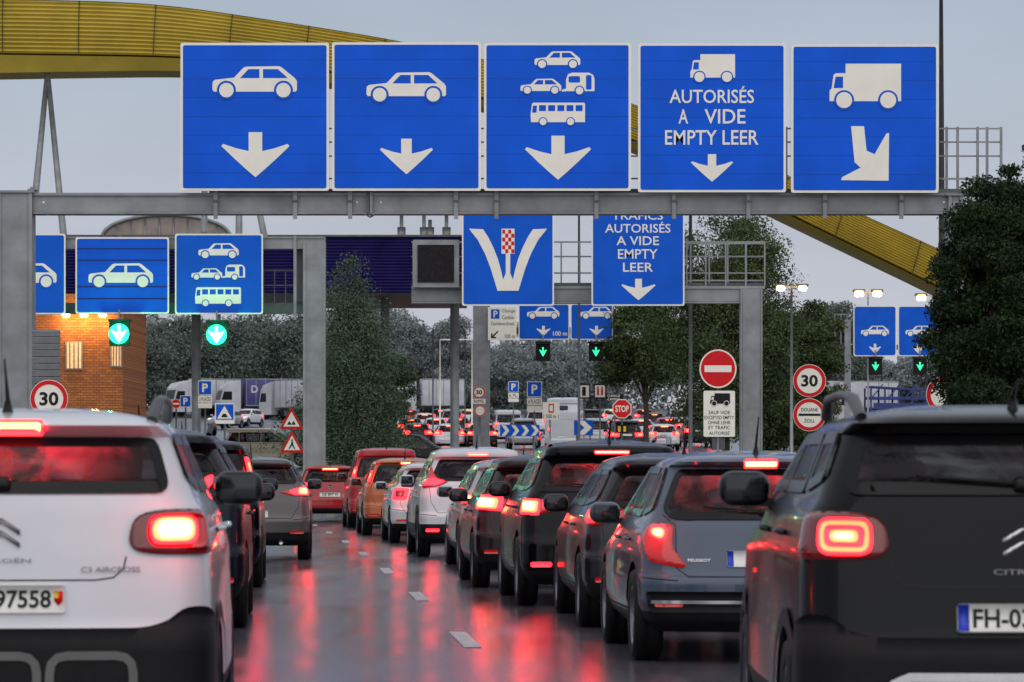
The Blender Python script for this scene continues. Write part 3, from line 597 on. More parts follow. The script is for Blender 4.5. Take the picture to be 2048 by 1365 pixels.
tree(1290,595,185,175,'leafy tree between the STOP sign and the no entry sign','leaf_mid',34000,.09,cb=.45,cl=80)
tree(1612,580,165,145,'leafy tree behind the round 30 sign at right','leaf_mid',42000,.075,cb=.12,cl=80)
tree(1540,640,200,150,'lower bushy tree right of the cantilever gantry pillar','leaf_mid',28000,.09,cb=.1,cl=60)
tree(698,498,215,118,'pointed airy tree in the middle beside the left gantry pillar','leaf_dark',75000,.05,'cone',cb=.20,cl=230,loose=1.25,trunk_r=.12,cs=1.25)
tree(780,700,110,122,'smaller bushy tree right of the pointed middle tree','leaf_dark',16000,.055,cb=.48,cl=50,loose=1.2)
bg=[(270,660,150,395,'broad tree right of the orange building'),(345,635,150,405,'tree behind the left green signal'),(440,640,160,400,'tree behind the second green signal'),(520,625,170,410,'tall hazy tree left of the gantry pillar'),(590,630,150,405,'tree just behind the left gantry pillar'),
 (745,585,130,430,'tallest hazy tree right of the pointed tree'),(790,612,110,440,'hazy tree above the white trailers, left one'),(842,640,100,435,'hazy tree above the white trailers, middle one'),(905,628,90,430,'hazy tree beside the centre gantry pillar'),(950,690,110,440,'low hazy tree behind the centre gantry pillar'),
 (1020,700,120,435,'hazy tree behind the distant P signs'),(1100,690,130,435,'hazy tree behind the high white van'),(1180,700,120,440,'hazy tree behind the information signs'),(1680,605,110,400,'hazy tree left of the distant right gantry'),(1740,720,120,430,'low hazy tree under the distant right gantry'),(1830,715,150,430,'low hazy tree behind the blue truck'),(170,600,150,420,'hazy tree behind the orange building'),(660,640,120,420,'hazy tree behind the pointed middle tree')]
for i,(px,py,w,d,l) in enumerate(bg): tree(px,py,w*1.2,d,l,'leaf_haze_tint' if i in(0,1,2,3,4,13,16) else 'leaf_far_haze_tint',26000,.20,'column' if i%3==2 else 'round',group='background trees',cb=.06,cl=90,trunk_r=.2,cs=1.2)
def wood(n):
    x=rng.uniform(-170,190,n); y=rng.uniform(472,500,n); h=9+3*np.sin(x*.09)+2*np.sin(x*.23+1)+1.5*np.sin(x*.6); z=gz(470)+rng.uniform(0,1,n)**.8*h; return np.stack([x,y,z],1)
o=leaves(90000,wood,.5,'leaf_far_haze_tint','distant_wood',None); tag(o,'hazy green wood closing the horizon beyond the trucks','wood',kind='stuff')
# ================================================================= CARS
def gsm(a,sg):
    k=np.arange(-12,13); w=np.exp(-k**2/(2*sg*sg)); w/=w.sum(); return np.convolve(np.pad(a,12,'edge'),w,'valid')
class Shell:
    def __init__(s,p):
        L,H,hw,be,wt,yb,yw,sy,bz,rh=[p[k] for k in('L','H','hw','be','wt','yb','yw','sy','bz','rh')]; s.L,s.H=L,H
        T=[(.22,hw-.13,.13),(.3,hw-.04,.03),(.42,hw,0),(bz,hw,0),(bz+.05,hw-.004,min(.045,yb)),(be-.22,hw-.01,max(.04,yb-.05)),(be-.05,hw-.045,yb-.015),(be,hw-.085,yb),(wt,rh+.035,yw),(wt+.02,rh+.025,sy),(H-.075,rh+.005,sy),(H-.045,rh-.06,sy+.07),(H-.012,rh-.2,sy+.4),(H,rh-.42,sy+.8)]
        wf,tf=p.get('wf',1.1),p.get('tf',1.85); hb=p.get('hb',be)
        FT=[(.22,L-.12),(.42,L),(.7,L-.02),(hb-.25,L-.14),(hb-.11,L-wf+.2),(hb-.04,L-wf),(wt,L-tf),(H-.045,L-tf-.2),(H,L-tf-.6)]
        s.z=np.linspace(.22,H,240); dz=s.z[1]-s.z[0]
        f=lambda q,i,g:gsm(np.interp(s.z,[t[0] for t in q],[t[i] for t in q]),g/dz)
        s.hw=f(T,1,.015); s.yr=f(T,2,.009); s.yf=f(FT,1,.012); s.r0=p.get('cr',.2); s.bow=p.get('bow',.06); s.rf=.35
        s.hw[-3:]=np.maximum(s.hw[-3:],.05)
    def lv(s,z):
        hw=np.interp(z,s.z,s.hw); yr=np.interp(z,s.z,s.yr); yf=np.interp(z,s.z,s.yf); return hw,yr,yf,min(s.r0,hw*.7),min(s.rf,hw*.7)
    def sx(s,y,z):
        hw,yr,yf,r,rf=s.lv(z); a=yr+s.bow+r; b=yf-.12-rf; ym=(a+b)/2; t=abs(y-ym)/max(.1,(b-a)/2); t=min(t,1.)
        return hw*(1-.035*t*t)
    def rear(s,a,z):
        sg=-1 if a<0 else 1; a=abs(a); hw,yr,yf,r,rf=s.lv(z); h=hw*.965; w0=h-r
        if a<=w0: x=a; y=yr+s.bow*(a/w0)**2
        else:
            t=(a-w0)/r
            if t<math.pi/2: x=w0+r*math.sin(t); y=yr+s.bow+r*(1-math.cos(t))
            else: y=yr+s.bow+r+(a-w0-r*math.pi/2); x=s.sx(y,z)
        return Vector((sg*x,y,z))
    def front(s,a,z):
        sg=-1 if a<0 else 1; a=abs(a); hw,yr,yf,r,rf=s.lv(z); h=hw*.965; w0=h-rf
        if a<=w0: x=a; y=yf-.12*(a/w0)**2
        else:
            t=min((a-w0)/rf,math.pi/2); x=w0+rf*math.sin(t); y=yf-.12-rf*(1-math.cos(t))
        return Vector((sg*x,y,z))
    def sideR(s,y,z): return Vector((s.sx(y,z),y,z))
    def sideL(s,y,z): return Vector((-s.sx(y,z),y,z))
    def ring(s,z):
        hw,yr,yf,r,rf=s.lv(z); w0=hw*.965-r; R=[s.rear(w0*i/8,z) for i in range(8)]+[s.rear(w0+r*math.pi/2*i/7,z) for i in range(8)]
        a=yr+s.bow+r; b=yf-.12-rf; R+=[s.sideR(a+(b-a)*i/34,z) for i in range(1,34)]
        w1=hw*.965-rf; R+=[s.front(w1+rf*math.pi/2*(1-i/6),z) for i in range(7)]+[s.front(w1*(1-i/6),z) for i in range(1,7)]
        return R+[Vector((-p.x,p.y,p.z)) for p in R[-2:0:-1]]
def nrm(fn,a,b,L):
    e=.004; P=fn(a,b); A=fn(a+e,b)-fn(a-e,b); B=fn(a,b+e)-fn(a,b-e); n=A.cross(B)
    if n.length<1e-9: n=Vector((0,-1,0))
    n.normalize()
    if n.dot(P-Vector((0,L/2,.7)))<0: n=-n
    return P,n
def inpoly(x,y,p):
    c=False;n=len(p);j=n-1
    for i in range(n):
        if (p[i][1]>y)!=(p[j][1]>y) and x<(p[j][0]-p[i][0])*(y-p[i][1])/(p[j][1]-p[i][1]+1e-12)+p[i][0]: c=not c
        j=i
    return c
def edist(x,y,p):
    m=9;n=len(p)
    for i in range(n):
        ax,ay=p[i];bx_,by_=p[(i+1)%n];dx,dy=bx_-ax,by_-ay;t=max(0,min(1,((x-ax)*dx+(y-ay)*dy)/(dx*dx+dy*dy+1e-12)));m=min(m,math.hypot(x-ax-dx*t,y-ay-dy*t))
    return m
def decal(mb,poly,fn,L,mat,off=.004,skirt=.02,grid=.06,dome=0.,R=.05):
    bm=bmesh.new(); vs=[bm.verts.new((a,b,0)) for a,b in poly]; bm.faces.new(vs)
    for ax in(0,1):
        lo=min(p[ax] for p in poly);hi=max(p[ax] for p in poly);n=int((hi-lo)/grid)
        for i in range(1,n+1):
            co=[0,0,0];co[ax]=lo+(hi-lo)*i/(n+1);no=[0,0,0];no[ax]=1
            bmesh.ops.bisect_plane(bm,geom=bm.verts[:]+bm.edges[:]+bm.faces[:],plane_co=co,plane_no=no)
    bm.verts.index_update(); V=[];Bk=[]
    for v in bm.verts:
        P,n=nrm(fn,v.co.x,v.co.y,L); o=off
        if dome: t=min(1,edist(v.co.x,v.co.y,poly)/R); o+=dome*math.sin(t*math.pi/2)
        V.append(P+n*o); Bk.append(P-n*skirt)
    f=[tuple(v.index for v in q.verts) for q in bm.faces]; N=len(V); be=[]
    for e in bm.edges:
        if len(e.link_faces)==1: be.append((e.verts[0].index,e.verts[1].index,e.verts[1].index+N,e.verts[0].index+N))
    bm.free()
    q=f[0]; a,b,c=V[q[0]],V[q[1]],V[q[2]]; nn=(b-a).cross(c-a)
    if nn.dot(a-Vector((0,L/2,.7)))<0: f=[t[::-1] for t in f]
    mb.add(V+Bk,f,mat,True)
    k=mb.mi(mat); n0=len(mb.v)-2*N
    for t in be: mb.f.append(tuple(i+n0 for i in t)); mb.m.append(k); mb.sm.append(False)
def ribbon(mb,path,fn,L,mat,w=.01,off=.003,closed=False,step=.05):
    P=[]; n=len(path); kk=n if closed else n-1
    for i in range(kk):
        A=Vector(path[i]);B=Vector(path[(i+1)%n]);m=max(1,int((B-A).length/step))
        for j in range(m): P.append(A.lerp(B,j/m))
    if not closed: P.append(Vector(path[-1]))
    V=[];k=len(P)
    for i in range(k):
        t=(P[(i+1)%k]-P[i-1]) if closed else P[min(i+1,k-1)]-P[max(i-1,0)]; t.normalize(); u=Vector((-t.y,t.x))*w/2
        for q in(P[i]+u,P[i]-u):
            a,b=nrm(fn,q.x,q.y,L); V.append(a+b*off)
    f=[(2*i,2*i+1,(2*i+3)%(2*k),(2*i+2)%(2*k)) for i in range(k if closed else k-1)]
    mb.add(V,f,mat,True)
mir=lambda p:[(-a,b) for a,b in p][::-1]
def dtext(mb,st,fn,L,mat,x0,z0,x1,z1,off=.008,bold=.012):
    v,f=text_geo(st,bold); xs=[a[0] for a in v];ys_=[a[1] for a in v];ax,bx_,ay,by_=min(xs),max(xs),min(ys_),max(ys_)
    V=[]
    for a,b in v:
        P,n=nrm(fn,x0+(a-ax)/(bx_-ax)*(x1-x0),z0+(b-ay)/(by_-ay)*(z1-z0),L); V.append(P+n*off)
    mb.add(V,f,mat)
BASE=dict(L=4.2,H=1.48,hw=.88,be=1.0,wt=1.33,yb=.12,yw=.42,sy=.28,bz=.6,rh=.6)
def wheel(root,x,y,r,rimc='rim'):
    sg=1 if x>0 else -1; b=MB(); w=.1
    b.lathe([(-w*.85,r*.62),(-w,r*.7),(-w,r*.92),(-w*.7,r),(-w*.25,r),(-w*.2,r*.985),(w*.2,r*.985),(w*.25,r),(w*.7,r),(w,r*.92),(w,r*.7),(w*.85,r*.62)],(0,0,0),'rubber',30)
    t=b.build('wheel',root,world=False); t.location=(x,y,r)
    b=MB(); b.lathe([(sg*w*.9,r*.66),(sg*w*.8,r*.62),(sg*w*.2,r*.58),(sg*w*.2,.01)],(0,0,0),'trim',24)
    for i in range(5):
        a=i*2*math.pi/5; R3=Matrix.Rotation(a,3,'X')
        b.box(R3@Vector((sg*w*.72,0,r*.36)),(.02,.055,r*.56),rimc,R3)
    b.lathe([(sg*w*.92,r*.66),(sg*w*.92,r*.60),(sg*w*.6,r*.59)],(0,0,0),rimc,24); b.lathe([(sg*w*.8,.001),(sg*w*.8,.05),(sg*w*.4,.055)],(0,0,0),rimc,14)
    b.build('rim',t,world=False)
def build_car(label,pnt,name='car',cat='car',group=None,**kw):
    p=dict(BASE); p.update(kw); L,H,be,wt=p['L'],p['H'],p['be'],p['wt']; S=Shell(p); hw=p['hw']; hb_=p.get('hb',be)
    root=empty(name,(0,0,0),label,cat,group)
    zs=list(np.linspace(.22,H-.08,58))+[H-.08*(1-t)**1.8 for t in np.linspace(.1,1,12)]
    V=[];f=[];k=None
    for z in zs:
        R=S.ring(min(z,H-.0005)); k=len(R); V+=[tuple(q) for q in R]
    for i in range(len(zs)-1):
        for j in range(k): f.append((i*k+j,i*k+(j+1)%k,(i+1)*k+(j+1)%k,(i+1)*k+j))
    f.append(tuple(range(k))[::-1]); f.append(tuple(range((len(zs)-1)*k,len(zs)*k)))
    me=bpy.data.meshes.new('tmp'); me.from_pydata(V,[],f); me.materials.append(M[pnt]); me.materials.append(M['plastic']); tmp=link('tmp',me)
    bm=bmesh.new(); bm.from_mesh(me); bmesh.ops.recalc_face_normals(bm,faces=bm.faces[:]); bm.to_mesh(me); bm.free()
    wr=p.get('wr',.32); ya,yf=p.get('ra',.72),L-.82; ar=wr+.055
    cb=bmesh.new()
    for y in(ya,yf):
        for sg in(-1,1):
            bmesh.ops.create_cone(cb,cap_ends=True,segments=36,radius1=ar,radius2=ar,depth=.5,matrix=Matrix.Translation((sg*(hw-.28+.25),y,wr))@Matrix.Rotation(math.pi/2,4,'Y'))
    cm=bpy.data.meshes.new('cut'); cb.to_mesh(cm); cb.free(); cu=link('cut',cm)
    md=tmp.modifiers.new('b','BOOLEAN'); md.object=cu; md.operation='DIFFERENCE'; md.solver='EXACT'
    bpy.context.view_layer.update(); dg=bpy.context.evaluated_depsgraph_get(); me2=bpy.data.meshes.new_from_object(tmp.evaluated_get(dg))
    bpy.data.objects.remove(tmp); bpy.data.objects.remove(cu)
    wb=S.lv(be)[0]*.965-.075; wtw=S.lv(wt)[0]*.965-.085; rw=p.get('rw') or [(-wb,be+.02),(wb,be+.02),(wtw,wt-.012),(-wtw,wt-.012)]; rw=rnd(rw,.07,4)
    wf,tf=p.get('wf',1.1),p.get('tf',1.85)
    fw=rnd([(-wb,hb_+.02),(wb,hb_+.02),(wtw,wt),(-wtw,wt)],.07,3)
    zb,zt=hb_+.025,wt-.0
    hb=S.lv(zb); ht=S.lv(zt); rb=hb[1]+S.bow+hb[3]*.75; rt=ht[1]+S.bow+ht[3]*.75; fb=L-wf-.35; ft=L-tf-.32
    cuts=p.get('cuts',[0,.2,.56,1]); sw=[]
    for i in range(len(cuts)-1):
        a,b_=cuts[i],cuts[i+1]; A=rb+(fb-rb)*a;A2=rt+(ft-rt)*a;B=rb+(fb-rb)*b_;B2=rt+(ft-rt)*b_; g=.028
        if p.get('van') and i==0: continue
        if 0<a: A2=A
        if b_<1: B2=B
        pts=[(A+g,zb+(.05 if a==0 else 0)),(B-g,zb),(B2-g,zt),(A2+g,zt)]
        if B2-A2>.12 and B-A>.1: sw.append(rnd(pts,.05,3))
    bm=bmesh.new(); bm.from_mesh(me2); kill=[]
    cl=p.get('clad',.36)
    for q in bm.faces:
        c=q.calc_center_median(); q.smooth=True; q.material_index=0
        if min(be,hb_)<c.z<wt+.05:
            hwz,yr,yff,r,rf=S.lv(c.z); w0=hwz*.965-r
            hh=False
            if abs(c.x)<hwz-.005 and c.y<yr+S.bow+r:
                a=abs(c.x) if abs(c.x)<w0 else w0+r*math.asin(min(1,(abs(c.x)-w0)/r)); hh=inpoly(a,c.z,rw) and edist(a,c.z,rw)>.02
            elif c.y>yff-.12-rf*.8 and abs(c.x)<hwz*.9:
                a=abs(c.x); hh=inpoly(a,c.z,fw) and edist(a,c.z,fw)>.02
            if not hh and yr+.1<c.y<yff:
                for wp in sw:
                    if inpoly(c.y,c.z,wp) and edist(c.y,c.z,wp)>.018 and abs(c.x)>hwz*.85: hh=True
            if hh: kill.append(q)
        for y in(ya,yf):
            if math.hypot(c.y-y,c.z-wr)<ar+.004 and abs(c.x)<S.sx(c.y,max(.23,c.z))-.012: q.material_index=1
        if c.z<cl: q.material_index=1
    bmesh.ops.delete(bm,geom=kill,context='FACES'); bm.to_mesh(me2); bm.free(); me2.set_sharp_from_angle(angle=math.radians(38))
    body=link('body',me2,root)
    def win(nm,poly,fn,fr='trim'):
        b=MB(); decal(b,poly,fn,L,'glass',.006,.0,.10); g=b.build(nm,root,world=False)
        b=MB(); c=Vector((sum(a for a,_ in poly)/len(poly),sum(b_ for _,b_ in poly)/len(poly)))
        ins=[]; n=len(poly)
        for i in range(n):
            t=Vector(poly[(i+1)%n])-Vector(poly[i-1]); 
            if t.length<1e-6: continue
            t.normalize(); u=Vector((-t.y,t.x)); q=Vector(poly[i])+u*.02
            if (q-c).length>(Vector(poly[i])-c).length: q=Vector(poly[i])-u*.02
            ins.append(tuple(q))
        ribbon(b,ins,fn,L,fr,.05,.009,True,.08); b.build('window_seal',g,world=False)
    win('rear_window',rw,S.rear); win('windscreen',fw,S.front)
    for wp in sw:
        win('side_window',wp,S.sideR); win('side_window',wp,S.sideL)
    b=MB()
    tg=p.get('tg') or [(.0,be-.46),(hw-.30,be-.46),(hw-.2,be-.3),(hw-.17,be-.05),(hw-.2,be+.02)]
    ribbon(b,tg,S.rear,L,'trim',.006,.002); ribbon(b,mir(tg),S.rear,L,'trim',.006,.002)
    bs=[(hw-.28,p['bz']),(hw+.35,p['bz']+.04)]
    for q in(bs,mir(bs)): ribbon(b,q,S.rear,L,'trim',.007,.002)
    for fn in(S.sideR,S.sideL):
        for c in cuts[1:]:
            y=rb+(fb-rb)*c
            if c<1: ribbon(b,[(y,hb_),(y+.02,.6),(y,.34)],fn,L,'trim',.008,.002)
        ribbon(b,[(rb+.45,.34),(L-1.5,.34)],fn,L,'trim',.008,.002)
    b.build('panel_gap',root,world=False)
    for fn in(S.sideR,S.sideL):
        for c in cuts[1:-1]:
            y=rb+(fb-rb)*c+.16; b=MB(); P,n=nrm(fn,y,hb_-.14,L); P2,_=nrm(fn,y+.17,hb_-.135,L); b.tube([P+n*.004,P+n*.03+Vector((0,.02,0)),P2+n*.03-Vector((0,.02,0)),P2+n*.004],.011,pnt,6); b.build('door_handle',root,world=False)
    if p.get('arch'):
        for fn in(S.sideR,S.sideL):
            for y in(ya,yf):
                b=MB(); ribbon(b,[(y+(ar+.02)*math.cos(t),wr+(ar+.02)*math.sin(t)) for t in np.linspace(-.15,math.pi+.15,16)],fn,L,'plastic',.075,.010); b.build('arch_trim',root,world=False)
    for nm,poly,mt,off in p.get('bump',[]):
        b=MB(); decal(b,poly,S.rear,L,mt,off,.03,.05); b.build(nm,root,world=False)
    for nm,path,wd,mt,off,cls in p.get('strips',[]):
        b=MB(); ribbon(b,path,S.rear,L,mt,wd,off,cls,.03); b.build(nm,root,world=False)
    for mf in(lambda q:q,mir):
        lr=None
        for i,(poly,mt,off,dm) in enumerate(p['lamps']):
            b=MB(); decal(b,mf(rnd(poly,p.get('lr',.03),3)),S.rear,L,mt,off,.02,.03,dm,.03)
            if i==0: lr=b.build('tail_lamp',root,world=False)
            else: b.build('lamp_light',lr,world=False)
        if p.get('lp'):
            q=mf(p['lamps'][-1][0]); a=sum(t[0] for t in q)/len(q); z=sum(t[1] for t in q)/len(q); P,n=nrm(S.rear,a,z,L); plight('tail_light_glow',lr,P+n*.13,p['lp'],(1,.008,.02),.05)
        b=MB(); hp=rnd([(hw-.42,.66),(hw-.1,.68),(hw+.0,.8),(hw-.1,.82),(hw-.38,.76)],.03,2); decal(b,mf(hp),S.front,L,'headlamp',.01,.02,.08); b.build('headlight',root,world=False)
        b=MB(); rp=rnd(rect(hw-.32,.40,hw-.12,.44),.015,2); decal(b,mf(rp),S.rear,L,p.get('refl','lens'),.016,.01,.1); b.build('reflector',root,world=False)
    if p.get('third'):
        tw,tz=p['third']; b=MB(); decal(b,rnd(rect(-tw,tz-.017,tw,tz+.017),.012,2),S.rear,L,'glow_red',.012,.02,.06); t=b.build('brake_light',root,world=False)
        b=MB(); decal(b,rnd(rect(-tw*.93,tz-.007,tw*.93,tz+.007),.006,2),S.rear,L,'glow_core',.016,.002,.06); b.build('lamp_light',t,world=False)
        if p.get('ti'): plight('brake_light_glow',t,Vector((p.get('tx',0),p['yw']+.22,wt-.10)),p['ti'],(1,.02,.04),.05)
    pz=p.get('pz',.78); pc=p.get('pcen',0); b=MB(); decal(b,rnd(rect(pc-.26,pz-.055,pc+.26,pz+.055),.012,2),S.rear,L,'plate_white',.016,.02,.1); pl=b.build('number_plate',root,world=False)
    if p.get('eu'): b=MB(); decal(b,rect(pc-.257,pz-.052,pc-.215,pz+.052),S.rear,L,'plate_blue',.018,.001,.1); b.build('country_band',pl,world=False)
    for poly,mt,off in p.get('crest',[]):
        b=MB(); decal(b,poly,S.rear,L,mt,off,.001,.1); b.build('crest',pl,world=False)
    if p.get('ptxt'):
        for t,x0,x1 in p['ptxt']:
            b=MB(); dtext(b,t,S.rear,L,'black_sheet',x0,pz-.036,x1,pz+.036,.019,.02); b.build('lettering',pl,world=False)
    for t,x0,z0,x1,z1,mt in p.get('text',[]):
        b=MB(); dtext(b,t,S.rear,L,mt,x0,z0,x1,z1,.010,.01); b.build('badge_lettering',root,world=False)
    for poly,mt in p.get('badge',[]):
        b=MB(); decal(b,poly,S.rear,L,mt,.012,.012,.04); b.build('badge',root,world=False)
    my=L-wf-.42
    for sg in(-1,1):
        b=MB(); x=S.sx(my,hb_); b.rbox((sg*(x+.14),my,hb_+.03),(.23,.16,.16),.065,'trim' if p.get('bm') else pnt,seg=4); b.box((sg*(x+.02),my+.01,hb_-.03),(.1,.05,.04),'trim'); m_=b.build('wing_mirror',root,world=False)
        b=MB(); b.rbox((sg*(x+.14),my-.076,hb_+.03),(.18,.02,.12),.03,'mirror_glass'); b.build('mirror_glass',m_,world=False)
    for x in(-1,1):
        wheel(root,x*(hw-.115),ya,wr); wheel(root,x*(hw-.115),yf,wr)
    if p.get('rails'):
        for sg in(-1,1):
            b=MB(); x=p['rh']-.045; y0,y1=p['sy']+.28,L-tf-.35; N=[(sg*x*.97,y0,H-.06),(sg*x,y0+.12,H+.015),(sg*x,y0+.35,H+.035),(sg*x,(y0+y1)/2,H+.045),(sg*x,y1-.3,H+.035),(sg*x*.97,y1,H-.03)]
            b.tube(N,[.026,.026,.02,.018,.02,.026],p['rails'],8); b.build('roof_rail',root,world=False)
    ay=p['sy']+.3; b=MB(); b.tube([(0,ay,H-.05),(0,ay,H+.03),(0,ay-.16,H+.03+p.get('ant',.16))],[.03,.01,.004],'trim',6); b.build('aerial',root,world=False)
    z0=be+.05; P0,n0=nrm(S.rear,.0,z0,L); b=MB(); pts=[]
    for t in np.linspace(0,1,6):
        P1,n1=nrm(S.rear,.02-.42*t,z0+.03*t,L); pts.append(P1+n1*.025)
    b.tube(pts,.008,'trim',6); b.rbox(P0+n0*.02,(.07,.04,.06),.02,'trim'); b.build('wiper',root,world=False)
    hz=hb_+.16
    for sx_ in(-.36,.36):
        b=MB(); yy=L-wf-1.25; b.rbox((sx_,yy,hb_-.25),(.48,.16,.62),.07,'seatm'); b.rbox((sx_,yy+.22,hb_-.52),(.48,.5,.14),.05,'seatm'); b.rbox((sx_,yy-.02,hz),(.26,.1,.18),.045,'seatm'); b.build('seat',root,world=False)
    b=MB(); yy=max(.95,p['yw']+.45); b.rbox((0,yy,hb_-.25),(1.25,.16,.5),.06,'seatm')
    for x in(-.4,.4): b.rbox((x,yy,hb_+.08),(.25,.09,.15),.04,'seatm')
    b.build('rear_bench',root,world=False)
    b=MB(); b.rbox((0,L-wf-.45,hb_-.12),(1.3,.5,.2),.08,'seatm'); b.build('dashboard',root,world=False)
    b=MB(); b.tube([(hw-.45,.1,.27),(hw-.45,-.005,.27)],.035,'chrome',10); b.build('exhaust_pipe',root,world=False)
    return root
def place(o,px,d,m,z=None,yaw=None):
    o.location=(X(px,d),d,gz(d) if z is None else z); o.rotation_euler=(math.atan(.0255) if d>110 and yaw is None else 0,0,-math.atan(m) if yaw is None else yaw)
def copy_tree(o,parent=None):
    c=o.copy(); COL.objects.link(c); c.parent=parent
    for ch in o.children: copy_tree(ch,c)
    return c
paint('white',(.60,.60,.64)); paint('black',(.0015,.002,.0035),coat=.20,spec=.10,rough=.22); paint('slate',(.05,.068,.105),.35,coat=.6,spec=.3); paint('grey',(.075,.073,.072),.4,coat=.5); paint('darkred',(.014,.004,.006),.2,coat=.3,spec=.2)
paint('charcoal',(.012,.0135,.018),.3,coat=.35,spec=.2); paint('orange',(.46,.095,.012),.2); paint('red',(.36,.005,.009),coat=.5); paint('silver',(.36,.37,.39),.5); paint('blueblack',(.004,.006,.014),.3,coat=.25,spec=.15); paint('beige',(.5,.42,.3))
C3=dict(L=4.15,H=1.59,hw=.875,be=1.215,wt=1.475,yb=.14,yw=.27,sy=.12,bz=.66,rh=.655,rails='galv_dark',arch=True,bm=True,clad=.45,wr=.335,ra=.76,third=(.165,1.505),cr=.22,lr=.07,lp=1.6)
C3['rw']=[(-.68,1.235),(.68,1.235),(.62,1.465),(-.62,1.465)]
C3['lamps']=[([(.51,1.07),(.53,1.14),(.62,1.165),(.84,1.165),(.92,1.14),(.93,1.01),(.88,.985),(.64,.985),(.54,.995),(.51,1.03)],'lensdark',.014,.006)]
chevs=[([(-.075,z),(0,z+.05),(.075,z),(.075,z-.02),(0,z+.030),(-.075,z-.02)]) for z in(1.085,1.035)]
bumpC3=[('rear_bumper_trim',rnd([(-1.12,.42),(1.12,.42),(1.12,.60),(1.0,.72),(.86,.775),(.74,.775),(.64,.70),(.56,.685),(-.56,.685),(-.64,.70),(-.74,.775),(-.86,.775),(-1.0,.72),(-1.12,.60)],.04,3),'plastic',.014)]
def rrp(x0,z0,x1,z1,r): return rnd(rect(x0,z0,x1,z1),r,4)
lw=dict(C3); lw['lamps']=C3['lamps']+[(rrp(.58,1.01,.86,1.148,.06),'lens',.021,.003),(rrp(.59,1.022,.79,1.14,.05),'glow_red',.027,.004),(rrp(.605,1.034,.772,1.130,.045),'glow_mid',.033,.002),(rrp(.62,1.046,.755,1.12,.04),'glow_core',.038,.002)]
lb=dict(C3); lb['lamps']=[(C3['lamps'][0][0],'lensdark',.014,.006),(rrp(.57,1.0,.78,1.14,.05),'glow_red',.024,.002),(rrp(.582,1.012,.765,1.128,.04),'glow_mid',.028,.001),(rrp(.60,1.028,.747,1.112,.03),'glow_red',.032,.001),(rrp(.625,1.046,.722,1.092,.02),'glow_mid',.037,.001),(rrp(.642,1.058,.705,1.08,.01),'glow_core',.041,.001)]
tgc=[(0,.885),(.38,.885),(.45,.895),(.49,.93),(.50,.98)]
strips=[('skid_trim',rnd(rect(.20,.40,.53,.585),.07,3),.035,'silver',.022,True),('skid_trim',rnd(rect(-.15,.40,.15,.585),.07,3),.035,'silver',.022,True),('skid_trim',rnd(rect(-.53,.40,-.20,.585),.07,3),.035,'silver',.022,True)]
stripb=[('skid_trim',[(-.52,.40),(-.50,.52),(-.44,.545),(.44,.545),(.50,.52),(.52,.40)],.035,'chrome',.022,False)]
sh=lambda x0,x1:[(x0,.840),(x1,.840),(x1,.80),((x0+x1)/2,.782),(x0,.80)]
c=build_car('white compact crossover with black lower bumper and glowing tail lamp, nearest at left','paint_white',group='queueing cars',**dict(lw,pz=.808,ti=16.,tx=.15,bump=bumpC3,strips=strips,ptxt=[('97558',-.02,.202)],crest=[(sh(.214,.248),'red_sheet',.019),(rect(.214,.812,.231,.84),'yellow_sheet',.021)],text=[('C3 AIRCROSS',.32,.915,.555,.937,'badge_grey'),('CITROËN',-.12,.955,.12,.975,'badge_grey')],badge=[(q,'badge_grey') for q in chevs],ant=.16,tg=tgc))
place(c,-2,14.6,-.055)
c=build_car('black compact crossover with plate starting FH-03, nearest at right','paint_black',group='queueing cars',**dict(lb,pz=.765,eu=True,third=None,bump=bumpC3,strips=stripb,ptxt=[('FH-03',-.20,.02)],text=[('CITROËN',-.12,.93,.12,.955,'badge_grey')],badge=[(q,'chrome') for q in[[(a*1.1,b_-.02) for a,b_ in q2] for q2 in chevs]],ant=.06,rails='galv_dark',tg=tgc))
place(c,2056,13.77,.0)
c=build_car('slate blue hatchback with rounded tail and large teardrop lamps, behind the black crossover','paint_slate',group='queueing cars',L=4.03,H=1.465,hw=.875,be=.98,wt=1.345,yb=.13,yw=.42,sy=.3,bz=.575,rh=.60,third=(.115,1.375),cr=.26,bow=.09,pz=.72,eu=True,lr=.05,ant=.2,lp=3.,ti=16.,
 rw=[(-.70,1.05),(-.62,.99),(.62,.99),(.70,1.05),(.57,1.33),(-.57,1.33)],lamps=[([(.60,.955),(.80,.96),(.90,.86),(.80,.70),(.55,.655),(.53,.68),(.63,.80)],'lens',.014,.012),([(.64,.94),(.77,.94),(.80,.88),(.67,.82)],'glow_red',.028,.002),([(.66,.925),(.76,.925),(.775,.885),(.68,.84)],'glow_mid',.032,.001),([(.68,.912),(.745,.912),(.755,.89),(.69,.86)],'glow_core',.036,.001)],
 text=[('PEUGEOT',-.52,.70,-.37,.72,'chrome')],bump=[('bumper_insert',rnd([(-.80,.36),(.80,.36),(.84,.50),(-.84,.50)],.04,3),'plastic',.012)],strips=[('bumper_line',[(-.78,.43),(.78,.43)],.02,'chrome',.018,False)],tg=[(0,.60),(.52,.60),(.6,.66),(.60,.95),(.70,1.02)])
place(c,1533,24.8,-.053)
hatch_l=[([(.50,.99),(.88,1.03),(.94,.93),(.86,.86),(.55,.90)],'lens',.014,.008),([(.56,.99),(.86,1.01),(.91,.92),(.86,.88),(.58,.90)],'glow_red',.024,.001),([(.68,.985),(.84,.99),(.85,.92),(.68,.915)],'glow_mid',.028,.001),([(.71,.97),(.82,.975),(.82,.935),(.71,.93)],'glow_core',.033,.001)]
up=lambda Ls,dx,dz:[([(a+dx,b_+dz) for a,b_ in q],m,o1,o2) for q,m,o1,o2 in Ls]
